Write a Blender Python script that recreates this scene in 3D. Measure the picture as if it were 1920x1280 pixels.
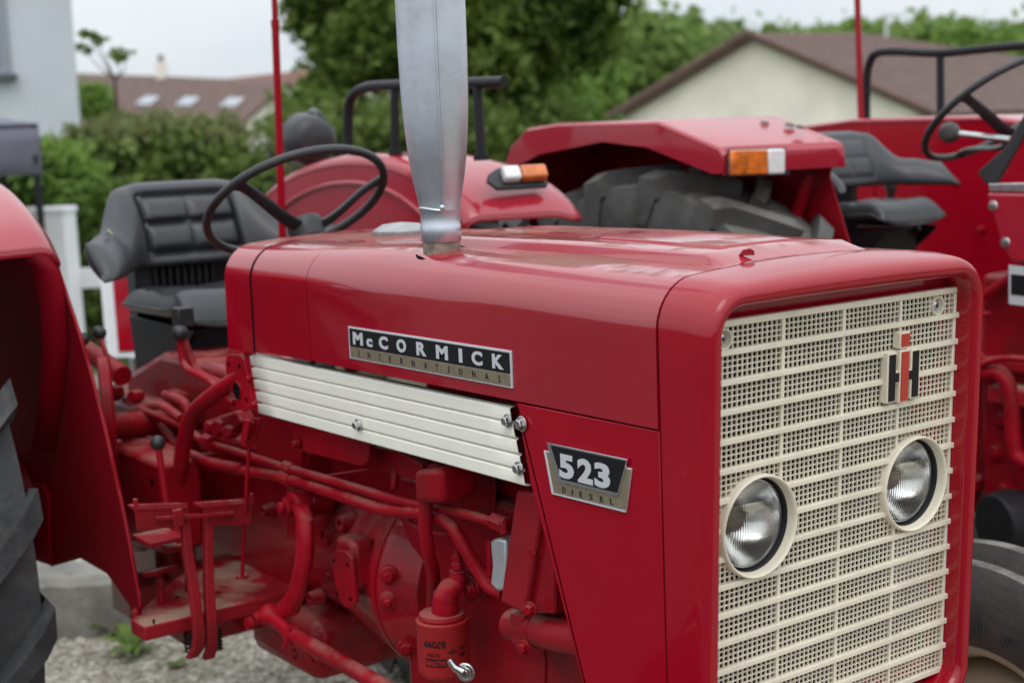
import bpy, bmesh, math, random
import numpy as np
from mathutils import Vector, Matrix
random.seed(7); RNG = np.random.default_rng(7)
SC = bpy.context.scene
for o in list(bpy.data.objects): bpy.data.objects.remove(o)
COL = SC.collection
PI = math.pi

# ------------------------------------------------------------------ camera
# world: X = forward of the near tractor, Y = to its left (away from the camera), Z = up, metres
CAM = np.array([1.35541, -1.32543, 1.64549])
RM = np.array([[0.59485228, 0.80280121, -0.04075506],      # image right
               [0.08536753, -0.1135063, -0.98986297],      # image down
               [-0.79928915, 0.58534309, -0.13605264]])    # view direction
FPX = 2739.25                                              # focal length for a 1920 px wide frame
cam = bpy.data.cameras.new('camera'); camo = bpy.data.objects.new('camera', cam); COL.objects.link(camo)
camo.matrix_world = Matrix([[RM[0][0], -RM[1][0], -RM[2][0], CAM[0]],
                            [RM[0][1], -RM[1][1], -RM[2][1], CAM[1]],
                            [RM[0][2], -RM[1][2], -RM[2][2], CAM[2]], [0, 0, 0, 1]])
cam.sensor_width = 36; cam.lens = FPX / 1920 * 36; cam.clip_start = 0.05; cam.clip_end = 2000
cam.dof.use_dof = True; cam.dof.focus_distance = 2.22; cam.dof.aperture_fstop = 4.0
SC.camera = camo
SC.render.resolution_x = 1024; SC.render.resolution_y = 682

# ------------------------------------------------------------------ sky, sun, exposure
W = bpy.data.worlds.new('World'); SC.world = W; W.use_nodes = True
nt = W.node_tree; nt.nodes.clear()
SUN_EL, SUN_AZ = math.radians(62), math.radians(-40)       # azimuth of the sun measured from +X towards +Y
sky = nt.nodes.new('ShaderNodeTexSky'); sky.sky_type = 'NISHITA'; sky.sun_disc = False
sky.sun_elevation = SUN_EL; sky.sun_rotation = math.radians(90) - SUN_AZ
sky.air_density = 1.0; sky.dust_density = 3.0; sky.ozone_density = 1.0
hs = nt.nodes.new('ShaderNodeHueSaturation'); hs.inputs['Saturation'].default_value = 0.25
nt.links.new(sky.outputs[0], hs.inputs['Color'])
tc = nt.nodes.new('ShaderNodeTexCoord'); mp = nt.nodes.new('ShaderNodeMapping')
mp.inputs['Scale'].default_value = (1.2, 1.2, 4.0)
nz = nt.nodes.new('ShaderNodeTexNoise'); nz.inputs['Scale'].default_value = 2.2; nz.inputs['Detail'].default_value = 5
nz.inputs['Roughness'].default_value = 0.5
cr = nt.nodes.new('ShaderNodeValToRGB')
cr.color_ramp.elements[0].position = 0.3; cr.color_ramp.elements[0].color = (8.8, 9.7, 10.5, 1)
cr.color_ramp.elements[1].position = 0.7; cr.color_ramp.elements[1].color = (11.0, 11.4, 11.7, 1)
mx = nt.nodes.new('ShaderNodeMix'); mx.data_type = 'RGBA'; mx.inputs[0].default_value = 0.86
bg = nt.nodes.new('ShaderNodeBackground'); bg.inputs[1].default_value = 0.1
wo = nt.nodes.new('ShaderNodeOutputWorld')
nt.links.new(tc.outputs['Generated'], mp.inputs[0]); nt.links.new(mp.outputs[0], nz.inputs['Vector'])
nt.links.new(nz.outputs[0], cr.inputs[0]); nt.links.new(hs.outputs[0], mx.inputs[6]); nt.links.new(cr.outputs[0], mx.inputs[7])
# overcast sky: about two and a half times brighter overhead than at the horizon
sz = nt.nodes.new('ShaderNodeSeparateXYZ'); nt.links.new(tc.outputs['Generated'], sz.inputs[0])
gr = nt.nodes.new('ShaderNodeMapRange'); gr.inputs[1].default_value = 0.0; gr.inputs[2].default_value = 1.0; gr.inputs[3].default_value = 1.0; gr.inputs[4].default_value = 2.5
nt.links.new(sz.outputs[2], gr.inputs[0])
gm = nt.nodes.new('ShaderNodeVectorMath'); gm.operation = 'MULTIPLY'
nt.links.new(mx.outputs[2], gm.inputs[0]); nt.links.new(gr.outputs[0], gm.inputs[1])
nt.links.new(gm.outputs[0], bg.inputs[0]); nt.links.new(bg.outputs[0], wo.inputs[0])
sl = bpy.data.lights.new('sun', 'SUN'); sl.energy = 0.7; sl.angle = math.radians(30); sl.color = (1, 0.97, 0.93)
so = bpy.data.objects.new('sun', sl); COL.objects.link(so)
sd = Vector((math.cos(SUN_EL) * math.cos(SUN_AZ), math.cos(SUN_EL) * math.sin(SUN_AZ), math.sin(SUN_EL)))
so.rotation_euler = sd.to_track_quat('Z', 'Y').to_euler(); so.location = (0, 0, 12)
SC.view_settings.view_transform = 'Standard'; SC.view_settings.look = 'None'
SC.view_settings.exposure = -0.28; SC.view_settings.gamma = 1.0
SC.render.engine = 'CYCLES'; SC.cycles.max_bounces = 8; SC.cycles.use_denoising = True

# ------------------------------------------------------------------ helpers
def at(px, py, X=None, Y=None, Z=None, d=None):
    """point on the line of sight of a photograph pixel where it meets a known plane of the tractor (or a depth d)"""
    v = RM.T @ np.array([(px - 960) / FPX, (py - 640) / FPX, 1.0])
    t = d if d is not None else (X - CAM[0]) / v[0] if X is not None else (Y - CAM[1]) / v[1] if Y is not None else (Z - CAM[2]) / v[2]
    return Vector((CAM + t * v).tolist())
RIGHT = Vector((0.595, 0.803, 0)).normalized(); AWAY = Vector((-0.803, 0.595, 0))

class MB:
    def __init__(s): s.v = []; s.f = []
    def add(s, vs, fs):
        b = len(s.v); s.v += [tuple(x) for x in vs]; s.f += [tuple(b + i for i in f) for f in fs]; return s
    def hexa(s, p):   # 8 corners: bottom 4 then top 4
        return s.add(p, [(0, 3, 2, 1), (4, 5, 6, 7), (0, 1, 5, 4), (1, 2, 6, 5), (2, 3, 7, 6), (3, 0, 4, 7)])
    def box(s, x0, x1, y0, y1, z0, z1):
        return s.hexa([(x0, y0, z0), (x1, y0, z0), (x1, y1, z0), (x0, y1, z0), (x0, y0, z1), (x1, y0, z1), (x1, y1, z1), (x0, y1, z1)])
    def obox(s, c, ax, ay, az):   # oriented box: centre and three half vectors
        c, ax, ay, az = map(Vector, (c, ax, ay, az))
        return s.hexa([c - ax - ay - az, c + ax - ay - az, c + ax + ay - az, c - ax + ay - az, c - ax - ay + az, c + ax - ay + az, c + ax + ay + az, c - ax + ay + az])
    def prism(s, pts, off):       # polygon extruded along a vector
        n = len(pts); a = [Vector(p) for p in pts]; off = Vector(off); b = [p + off for p in a]
        return s.add(a + b, [tuple(range(n))[::-1], tuple(range(n, 2 * n))] + [(i, (i + 1) % n, n + (i + 1) % n, n + i) for i in range(n)])
    def loft(s, rings, closed=True, cap=False):
        n = len(rings[0]); b = len(s.v)
        for r in rings: s.v += [tuple(p) for p in r]
        for k in range(len(rings) - 1):
            for i in range(n if closed else n - 1):
                j = (i + 1) % n
                s.f.append((b + k * n + i, b + k * n + j, b + (k + 1) * n + j, b + (k + 1) * n + i))
        if cap:
            s.f.append(tuple(b + i for i in range(n))[::-1]); s.f.append(tuple(b + (len(rings) - 1) * n + i for i in range(n)))
        return s
    def lathe(s, o, axis, prof, n=24, cap=True, a0=0, a1=2 * PI):
        o = Vector(o); ax = Vector(axis).normalized(); e = ax.orthogonal().normalized(); g = ax.cross(e)
        full = abs(a1 - a0 - 2 * PI) < 1e-6
        m = n if full else n + 1
        rings = []
        for t, r in prof:
            rings.append([o + ax * t + (e * math.cos(a0 + (a1 - a0) * i / n) + g * math.sin(a0 + (a1 - a0) * i / n)) * r for i in range(m)])
        return s.loft(rings, closed=full, cap=cap and full)
    def cyl(s, a, b, r, n=14, r2=None):
        a, b = Vector(a), Vector(b); L = (b - a).length
        return s.lathe(a, b - a, [(0, r), (L, r if r2 is None else r2)], n)
    def sphere(s, c, r, n=14):
        k = n // 2
        return s.lathe(c, (0, 0, 1), [(-r * math.cos(PI * i / k), max(1e-4, r * math.sin(PI * i / k))) for i in range(k + 1)], n)
    def tube(s, path, r, n=10, sub=0, cap=True):
        P = [Vector(p) for p in path]
        if sub:
            Q = []
            for i in range(len(P) - 1):
                p0, p1, p2, p3 = P[max(i - 1, 0)], P[i], P[i + 1], P[min(i + 2, len(P) - 1)]
                for k in range(sub):
                    t = k / sub
                    Q.append(0.5 * ((2 * p1) + (p2 - p0) * t + (2 * p0 - 5 * p1 + 4 * p2 - p3) * t * t + (3 * p1 - p0 - 3 * p2 + p3) * t ** 3))
            P = Q + [P[-1]]
        rs = r if isinstance(r, (list, tuple)) else [r] * len(P)
        if len(rs) != len(P): rs = [rs[min(len(rs) - 1, int(i * len(rs) / len(P)))] for i in range(len(P))]
        T = [(P[min(i + 1, len(P) - 1)] - P[max(i - 1, 0)]).normalized() for i in range(len(P))]
        e = T[0].orthogonal().normalized(); rings = []
        for i, p in enumerate(P):
            e = (e - T[i] * e.dot(T[i])).normalized(); g = T[i].cross(e)
            rings.append([p + (e * math.cos(2 * PI * k / n) + g * math.sin(2 * PI * k / n)) * rs[i] for k in range(n)])
        return s.loft(rings, True, cap)
    def bolt(s, c, axis, r=0.008, h=0.006, washer=True):
        c = Vector(c); ax = Vector(axis).normalized()
        if washer: s.lathe(c, ax, [(0, r * 1.45), (h * .25, r * 1.45), (h * .3, r * 1.2)], 16)
        s.lathe(c + ax * h * .25, ax, [(0, r), (h * .85, r), (h, r * .82)], 6)
        return s
    def build(s, name, mat, parent=None, smooth=35, bevel=0, seg=2, solid=0, subd=0, flip=False):
        me = bpy.data.meshes.new(name); me.from_pydata(s.v, [], s.f); me.validate()
        bm = bmesh.new(); bm.from_mesh(me); bmesh.ops.remove_doubles(bm, verts=bm.verts, dist=1e-6)
        bmesh.ops.recalc_face_normals(bm, faces=bm.faces)
        if flip: bmesh.ops.reverse_faces(bm, faces=bm.faces)
        bm.to_mesh(me); bm.free()
        if smooth:
            me.polygons.foreach_set('use_smooth', [True] * len(me.polygons)); me.set_sharp_from_angle(angle=math.radians(smooth))
        me.materials.append(M[mat] if isinstance(mat, str) else mat)
        o = bpy.data.objects.new(name, me); COL.objects.link(o)
        if parent is not None: o.parent = parent
        if solid:
            m = o.modifiers.new('solid', 'SOLIDIFY'); m.thickness = solid; m.offset = -1
        if bevel:
            m = o.modifiers.new('bevel', 'BEVEL'); m.width = bevel; m.segments = seg; m.limit_method = 'ANGLE'; m.angle_limit = math.radians(40); m.harden_normals = False
        if subd:
            m = o.modifiers.new('sub', 'SUBSURF'); m.levels = subd; m.render_levels = subd
        return o

def tag(o, label=None, cat=None, group=None, kind=None):
    if label: o['label'] = label
    if cat: o['category'] = cat
    if group: o['group'] = group
    if kind: o['kind'] = kind
    return o
def empty(name, loc, label, cat, group=None):
    o = bpy.data.objects.new(name, None); COL.objects.link(o); o.location = (0, 0, 0); o.empty_display_size = .2
    return tag(o, label, cat, group)
def ss(a, b, x):
    t = min(1, max(0, (x - a) / (b - a))); return t * t * (3 - 2 * t)

# ------------------------------------------------------------------ materials
M = {}
def mat(name, base, rough=0.5, metal=0.0, coat=0.0, var=0.0, vscale=8, bump=0.0, bscale=60, rvar=0.0, dust=0.0, dustcol=(0.26, 0.17, 0.13), dscale=4.0, spec=0.5, trans=0.0, grime=0.0, grimecol=(.035, .014, .012), gscale=7, scratch=0.0, cior=1.5, upmin=.55):
    m = bpy.data.materials.new(name); m.use_nodes = True; t = m.node_tree; b = t.nodes['Principled BSDF']
    b.inputs['Base Color'].default_value = (*base, 1); b.inputs['Roughness'].default_value = rough; b.inputs['Metallic'].default_value = metal
    b.inputs['Coat Weight'].default_value = coat; b.inputs['Coat Roughness'].default_value = 0.06; b.inputs['Coat IOR'].default_value = cior
    b.inputs['Specular IOR Level'].default_value = spec
    if trans: b.inputs['Transmission Weight'].default_value = trans
    N = t.nodes.new; Lk = t.links.new
    co = N('ShaderNodeTexCoord')
    colsock = None
    def noise(scale, detail=4, rough_=.55):
        n = N('ShaderNodeTexNoise'); n.inputs['Scale'].default_value = scale; n.inputs['Detail'].default_value = detail; n.inputs['Roughness'].default_value = rough_
        Lk(co.outputs['Object'], n.inputs['Vector']); return n
    if var:
        n = noise(vscale, 5)
        mr = N('ShaderNodeMapRange'); mr.inputs[1].default_value = .3; mr.inputs[2].default_value = .7; mr.inputs[3].default_value = 1 - var; mr.inputs[4].default_value = 1 + var
        Lk(n.outputs[0], mr.inputs[0])
        mu = N('ShaderNodeVectorMath'); mu.operation = 'MULTIPLY'; mu.inputs[0].default_value = base
        Lk(mr.outputs[0], mu.inputs[1]); colsock = mu.outputs[0]
    if rvar:
        n = noise(vscale * 1.7, 5)
        mr = N('ShaderNodeMapRange'); mr.inputs[1].default_value = .3; mr.inputs[2].default_value = .7; mr.inputs[3].default_value = max(.02, rough - rvar); mr.inputs[4].default_value = min(1, rough + rvar)
        Lk(n.outputs[0], mr.inputs[0]); Lk(mr.outputs[0], b.inputs['Roughness'])
    if dust:
        ge = N('ShaderNodeNewGeometry'); sx = N('ShaderNodeSeparateXYZ'); Lk(ge.outputs['Normal'], sx.inputs[0])
        up = N('ShaderNodeMapRange'); up.inputs[1].default_value = upmin; up.inputs[2].default_value = max(.97, upmin + .03); Lk(sx.outputs[2], up.inputs[0])
        n1 = noise(dscale, 6, .6)
        r1 = N('ShaderNodeMapRange'); r1.inputs[1].default_value = .44; r1.inputs[2].default_value = .56; Lk(n1.outputs[0], r1.inputs[0])
        n2 = noise(dscale * 60, 3, .6)
        r2 = N('ShaderNodeMapRange'); r2.inputs[1].default_value = .3; r2.inputs[2].default_value = .7; r2.inputs[3].default_value = .55; Lk(n2.outputs[0], r2.inputs[0])
        a = N('ShaderNodeMath'); a.operation = 'MULTIPLY'; Lk(up.outputs[0], a.inputs[0]); Lk(r1.outputs[0], a.inputs[1])
        a2 = N('ShaderNodeMath'); a2.operation = 'MULTIPLY'; Lk(a.outputs[0], a2.inputs[0]); Lk(r2.outputs[0], a2.inputs[1])
        a3 = N('ShaderNodeMath'); a3.operation = 'MULTIPLY'; a3.inputs[1].default_value = dust; a3.use_clamp = True; Lk(a2.outputs[0], a3.inputs[0])
        mxx = N('ShaderNodeMix'); mxx.data_type = 'RGBA'; mxx.inputs[6].default_value = (*base, 1); mxx.inputs[7].default_value = (*dustcol, 1)
        if colsock: Lk(colsock, mxx.inputs[6])
        Lk(a3.outputs[0], mxx.inputs[0]); colsock = mxx.outputs[2]
        mr = N('ShaderNodeMapRange'); mr.inputs[3].default_value = rough; mr.inputs[4].default_value = .85; Lk(a3.outputs[0], mr.inputs[0]); Lk(mr.outputs[0], b.inputs['Roughness'])
        if coat:
            mc = N('ShaderNodeMapRange'); mc.inputs[3].default_value = coat; mc.inputs[4].default_value = 0.0; Lk(a3.outputs[0], mc.inputs[0]); Lk(mc.outputs[0], b.inputs['Coat Weight'])
    def mixin(fac, col, k):
        nonlocal colsock
        mu_ = N('ShaderNodeMath'); mu_.operation = 'MULTIPLY'; mu_.inputs[1].default_value = k; mu_.use_clamp = True; Lk(fac, mu_.inputs[0])
        mq = N('ShaderNodeMix'); mq.data_type = 'RGBA'; mq.inputs[6].default_value = (*base, 1); mq.inputs[7].default_value = (*col, 1)
        if colsock: Lk(colsock, mq.inputs[6])
        Lk(mu_.outputs[0], mq.inputs[0]); colsock = mq.outputs[2]
    if grime:
        n = noise(gscale, 8, .65); r_ = N('ShaderNodeMapRange'); r_.inputs[1].default_value = .50; r_.inputs[2].default_value = .66; Lk(n.outputs[0], r_.inputs[0]); mixin(r_.outputs[0], grimecol, grime)
    if scratch:      # small chips and scuffs
        n = noise(55, 5, .7); r_ = N('ShaderNodeMapRange'); r_.inputs[1].default_value = .70; r_.inputs[2].default_value = .74; Lk(n.outputs[0], r_.inputs[0]); mixin(r_.outputs[0], (.30, .16, .15), scratch)
    if colsock: Lk(colsock, b.inputs['Base Color'])
    if bump:
        n = noise(bscale, 4); bp = N('ShaderNodeBump'); bp.inputs['Strength'].default_value = bump; bp.inputs['Distance'].default_value = .01
        Lk(n.outputs[0], bp.inputs['Height']); Lk(bp.outputs[0], b.inputs['Normal'])
    M[name] = m; return m

RED = (0.310, 0.0018, 0.0125)
mat('red_paint', RED, .22, coat=.75, spec=.12, var=.06, vscale=3, bump=.010, bscale=40, dust=1.15, dscale=6.5, dustcol=(.22, .095, .075), cior=1.9, upmin=.93, scratch=.12)
mat('red_side', RED, .22, scratch=.12, coat=.25, cior=1.7, spec=.08, var=.07, vscale=5, bump=.010, bscale=50)
mat('red_matte', (0.20, 0.002, 0.009), .6, spec=.04, var=.15, vscale=6, bump=.03, bscale=60)
mat('red_cowl', RED, .22, coat=.42, cior=1.8, scratch=.12, spec=.08, var=.06, vscale=5, bump=.010, bscale=50)
mat('red_engine', (0.290, 0.0040, 0.0125), .40, coat=.03, spec=.12, var=.22, vscale=14, bump=.10, bscale=160, rvar=.1, dust=.75, dustcol=(.30, .13, .11), dscale=9, grime=.5, scratch=.6, upmin=.2)
mat('red_cast', (0.270, 0.0040, 0.0115), .36, coat=.30, spec=.12, var=.2, vscale=10, bump=.18, bscale=110, rvar=.1, dust=.7, dustcol=(.30, .13, .11), dscale=9, grime=.5, gscale=6, scratch=.6, upmin=.2)
mat('red_dusty', (0.28, 0.008, 0.016), .5, spec=.2, var=.15, vscale=10, bump=.08, bscale=120, dust=1.0, dustcol=(.34, .25, .19), dscale=6, grime=.3, scratch=.6)
mat('red_faded', (0.34, 0.012, 0.028), .30, coat=.6, cior=1.7, spec=.2, var=.07, vscale=3, bump=.02, bscale=30)
mat('red_filter', (0.36, 0.016, 0.018), .5, spec=.3, grime=.25, var=.1, vscale=20, dust=.3, dscale=12)
mat('cream', (0.74, 0.675, 0.54), .42, var=.06, vscale=14, bump=.02, bscale=200, grime=.18, grimecol=(.32, .26, .18), gscale=9)
mat('cream_trim', (0.80, 0.775, 0.68), .35, coat=.2, var=.04, vscale=9, bump=.015, bscale=120)
mat('black_plastic', (0.022, 0.022, 0.024), .42, var=.2, vscale=20, bump=.05, bscale=200)
mat('black_vinyl', (0.028, 0.030, 0.034), .38, var=.15, vscale=12, bump=.06, bscale=260)
mat('black_metal', (0.014, 0.014, 0.016), .45, spec=.25, var=.2, vscale=15)
mat('dark_gap', (0.008, 0.004, 0.005), .9, spec=.03)
mat('rubber', (0.038, 0.038, 0.040), .75, var=.5, scratch=.5, vscale=9, bump=.25, bscale=70, dust=.25, dustcol=(.20, .18, .15), dscale=8, grime=.5, grimecol=(.13, .12, .105), gscale=6)
mat('rubber_dry', (0.072, 0.069, 0.065), .8, var=.4, vscale=9, bump=.3, bscale=60, dust=.9, dustcol=(.24, .22, .19), dscale=6)
mat('silver_paint', (0.55, 0.58, 0.64), .33, metal=.8, grime=.25, grimecol=(.30, .27, .24), gscale=11, var=.08, vscale=12, bump=.03, bscale=60, rvar=.06)
mat('steel', (0.55, 0.55, 0.55), .28, metal=1.0, var=.15, vscale=60)
mat('rust_steel', (0.25, 0.20, 0.16), .6, metal=.5, var=.5, vscale=50, bump=.2, bscale=150)
mat('chrome', (0.75, 0.75, 0.75), .12, metal=1.0)
mat('cap_metal', (0.34, 0.34, 0.34), .5, metal=.5, var=.15, vscale=40)
mat('alloy', (0.55, 0.57, 0.60), .45, metal=.6, var=.1, vscale=40)
mat('badge_black', (0.010, 0.010, 0.012), .45, spec=.2)
mat('badge_gold', (0.30, 0.25, 0.17), .35, metal=.5, var=.15, vscale=60)
mat('badge_silver', (0.62, 0.63, 0.66), .3, metal=.2)
mat('emblem_red', (0.42, 0.03, 0.02), .35)
mat('emblem_black', (0.010, 0.010, 0.012), .45, spec=.2)
mat('grey_frame', (0.30, 0.32, 0.37), .6)
mat('amber', (0.62, 0.14, 0.008), .15, coat=.6, bump=.3, bscale=70, var=.45, vscale=22)
mat('clear_lens', (0.75, 0.75, 0.75), .12, coat=.6, bump=.2, bscale=90)
mat('reflector', (0.80, 0.79, 0.77), .16, metal=1.0, bump=.08, bscale=40)
mat('white_wall', (0.60, 0.63, 0.68), .85, var=.05, vscale=1.5, bump=.1, bscale=30)
mat('white_paint', (0.72, 0.73, 0.75), .6, var=.06, vscale=4)
mat('render_wall', (0.86, 0.79, 0.70), .9, var=.10, vscale=1.2, bump=.2, bscale=12)
mat('roof_brown', (0.150, 0.098, 0.085), .85, var=.25, vscale=6, bump=.3, bscale=25)
mat('roof_red', (0.20, 0.095, 0.075), .85, var=.25, vscale=4, bump=.3, bscale=25)
mat('roof_edge', (0.15, 0.085, 0.07), .8, var=.2, vscale=10)
mat('glass_pane', (0.25, 0.28, 0.33), .1, coat=.5)
mat('tent_cloth', (0.13, 0.13, 0.17), .8, var=.12, vscale=5, bump=.15, bscale=6)
mat('concrete', (0.21, 0.20, 0.175), .9, var=.4, vscale=7, bump=.5, bscale=40, grime=.7, grimecol=(.09, .08, .06), gscale=5)
mat('bark', (0.07, 0.05, 0.035), .9, var=.3, vscale=12, bump=.5, bscale=30)
mat('rim_cream', (0.50, 0.43, 0.32), .5, var=.1, vscale=10)
# headlamp glass: clear moulded glass, its flutes are geometry
m = mat('lamp_glass', (0.96, 0.96, 0.95), .02, trans=1.0); m.node_tree.nodes['Principled BSDF'].inputs['IOR'].default_value = 1.45
# leaves
def leafmat(name, a, b, sc=1.0):
    m = bpy.data.materials.new(name); m.use_nodes = True; t = m.node_tree; bs = t.nodes['Principled BSDF']
    bs.inputs['Roughness'].default_value = .6; bs.inputs['Specular IOR Level'].default_value = .25
    co = t.nodes.new('ShaderNodeTexCoord'); n = t.nodes.new('ShaderNodeTexNoise'); n.inputs['Scale'].default_value = sc; n.inputs['Detail'].default_value = 6; n.inputs['Roughness'].default_value = .7
    r = t.nodes.new('ShaderNodeValToRGB'); r.color_ramp.elements[0].position = .35; r.color_ramp.elements[0].color = (*a, 1); r.color_ramp.elements[1].position = .65; r.color_ramp.elements[1].color = (*b, 1)
    t.links.new(co.outputs['Object'], n.inputs['Vector']); t.links.new(n.outputs[0], r.inputs[0]); t.links.new(r.outputs[0], bs.inputs['Base Color'])
    tr = t.nodes.new('ShaderNodeBsdfTranslucent'); t.links.new(r.outputs[0], tr.inputs[0])
    ms = t.nodes.new('ShaderNodeMixShader'); ms.inputs[0].default_value = .42
    out = t.nodes['Material Output']; t.links.new(bs.outputs[0], ms.inputs[1]); t.links.new(tr.outputs[0], ms.inputs[2]); t.links.new(ms.outputs[0], out.inputs[0])
    M[name] = m
leafmat('leaf_conifer', (0.055, 0.095, 0.020), (0.19, 0.26, 0.050), .9)
leafmat('leaf_hedge', (0.085, 0.135, 0.032), (0.21, 0.28, 0.070), 1.4)
leafmat('leaf_bush', (0.11, 0.20, 0.040), (0.24, 0.36, 0.080), 1.2)
leafmat('leaf_pale', (0.14, 0.22, 0.055), (0.25, 0.35, 0.10), .8)
leafmat('leaf_far', (0.14, 0.20, 0.085), (0.30, 0.41, 0.14), .12)
leafmat('leaf_olive', (0.16, 0.18, 0.07), (0.24, 0.26, 0.11), 1.5)
leafmat('leaf_weed', (0.10, 0.17, 0.03), (0.18, 0.26, 0.05), 20)
# gravel
m = bpy.data.materials.new('gravel'); m.use_nodes = True; t = m.node_tree; b = t.nodes['Principled BSDF']; b.inputs['Roughness'].default_value = .95
co = t.nodes.new('ShaderNodeTexCoord')
vo = t.nodes.new('ShaderNodeTexVoronoi'); vo.inputs['Scale'].default_value = 60
nn = t.nodes.new('ShaderNodeTexNoise'); nn.inputs['Scale'].default_value = 3; nn.inputs['Detail'].default_value = 8
r = t.nodes.new('ShaderNodeValToRGB')
for p, c in ((0, (.15, .13, .105)), (.35, (.28, .25, .20)), (.7, (.40, .36, .30)), (1, (.55, .52, .47))):
    e = r.color_ramp.elements.new(p) if p not in (0, 1) else r.color_ramp.elements[0 if p == 0 else -1]
    e.color = (*c, 1)
mm = t.nodes.new('ShaderNodeMix'); mm.data_type = 'RGBA'; mm.blend_type = 'MULTIPLY'; mm.inputs[0].default_value = .7
r2 = t.nodes.new('ShaderNodeValToRGB'); r2.color_ramp.elements[0].position = .35; r2.color_ramp.elements[0].color = (.55, .55, .45, 1); r2.color_ramp.elements[1].position = .65
sx = t.nodes.new('ShaderNodeSeparateColor')
t.links.new(co.outputs['Object'], vo.inputs['Vector']); t.links.new(co.outputs['Object'], nn.inputs['Vector'])
t.links.new(vo.outputs['Color'], sx.inputs[0]); t.links.new(sx.outputs[0], r.inputs[0]); t.links.new(nn.outputs[0], r2.inputs[0])
t.links.new(r.outputs[0], mm.inputs[6]); t.links.new(r2.outputs[0], mm.inputs[7]); t.links.new(mm.outputs[2], b.inputs['Base Color'])
bp = t.nodes.new('ShaderNodeBump'); bp.inputs['Strength'].default_value = .8; bp.inputs['Distance'].default_value = .01; bp.invert = True
t.links.new(vo.outputs['Distance'], bp.inputs['Height']); t.links.new(bp.outputs[0], b.inputs['Normal'])
M['gravel'] = m
mat('added_asphalt', (0.055, 0.054, 0.053), .9, var=.25, vscale=2, bump=.3, bscale=120)  # dark surface of the added ground that the paint mirrors
# grass
leafmat('grass', (0.07, 0.10, 0.03), (0.15, 0.19, 0.06), .7)

# ------------------------------------------------------------------ lettering
def glyph(txt, w, h, depth=0.0008, bold=0.0):
    """flat mesh of a text, scaled to w x h, lower left at 0,0 (local x right, y up); depth out of the plane"""
    cu = bpy.data.curves.new('t', 'FONT'); cu.body = txt; cu.size = 1; cu.offset = bold; cu.extrude = .02; cu.resolution_u = 4
    ob = bpy.data.objects.new('t', cu); COL.objects.link(ob)
    dg = bpy.context.evaluated_depsgraph_get(); me = bpy.data.meshes.new_from_object(ob.evaluated_get(dg))
    v = np.array([x.co[:] for x in me.vertices]); f = [tuple(p.vertices) for p in me.polygons]
    bpy.data.objects.remove(ob); bpy.data.curves.remove(cu); bpy.data.meshes.remove(me)
    mn, mxv = v.min(0), v.max(0)
    v[:, 0] = (v[:, 0] - mn[0]) / max(1e-6, mxv[0] - mn[0]) * w; v[:, 1] = (v[:, 1] - mn[1]) / max(1e-6, mxv[1] - mn[1]) * h
    v[:, 2] = (v[:, 2] - mn[2]) / (mxv[2] - mn[2]) * depth
    return v, f

# ================================================================== the near tractor
YC = 0.237                      # its centre plane
HW = 0.285                      # half width of the bonnet
TR = empty('red_tractor', (0, 0, 0), 'red tractor with cream grille, silver exhaust stack and name badge, nearest the camera', 'tractor')
YS = YC - HW                    # right hand bonnet side
def S(px, py, dy=0.0): return at(px, py, Y=YS + dy)

def section(x_top, hw, ztop, zbot, r, crown, n=10, m=10):
    """(y, z) from the bottom right corner over the top to the bottom left corner"""
    pts = [(-hw, zbot + (ztop - r - zbot) * i / m) for i in range(m)]
    for i in range(n + 1):
        a = PI / 2 * i / n; pts.append((-hw + r - r * math.cos(a), ztop - r + r * math.sin(a)))
    for i in range(1, 12): pts.append((-hw + r + (2 * hw - 2 * r) * i / 12, ztop))
    for i in range(n + 1):
        a = PI / 2 * (1 - i / n); pts.append((hw - r + r * math.cos(a), ztop - r + r * math.sin(a)))
    pts += [(hw, ztop - r + (zbot - ztop + r) * (i + 1) / m) for i in range(m)]
    return [(y, z + crown * max(0, 1 - (y / hw) ** 2) * ss(zbot, ztop, z)) for y, z in pts]
def ztop(x): return 1.452 + 0.006 * ss(-0.05, -0.5, x) - 0.004 * ss(-1.0, -1.36, x)
def bonnet(name, x0, x1, nx, zb, matn='red_paint', dent=True):
    b = MB(); rings = []
    for i in range(nx + 1):
        x = x0 + (x1 - x0) * i / nx
        ring = []
        for y, z in section(x, HW, ztop(x), zb, .062, .016):
            yy = YC + y
            if dent and y < 0:        # shallow dents in the pressed sheet by the exhaust
                d1 = math.exp(-((x + .56) / .07) ** 2 - ((z - 1.405) / .028) ** 2) * .0018
                d2 = math.exp(-((x + .80) / .16) ** 2 - ((z - 1.46) / .03) ** 2 - ((y + .2) / .06) ** 2) * .007
                yy += d1; z += d2 - d1 * .4
            # gentle oil-canning
            yy += .0010 * math.sin(x * 9 + z * 14) * (1 if y < 0 else -1)
            ring.append((x, yy, z))
        rings.append(ring)
    def inset(r): return [(x_, YC + (y_ - YC) * .982, z_ - .006) for x_, y_, z_ in r]
    b.loft([inset(rings[0])] + rings + [inset(rings[-1])], closed=False)
    return b.build(name, matn, TR, smooth=60)
hood = bonnet('bonnet', -1.0180, -0.0685, 48, 1.2586)
bonnet('bonnet_rear_panel', -1.2440, -1.0200, 14, 1.2570, dent=False)
bonnet('scuttle_cowl', -1.365, -1.2545, 8, 1.2500, dent=False)
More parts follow.
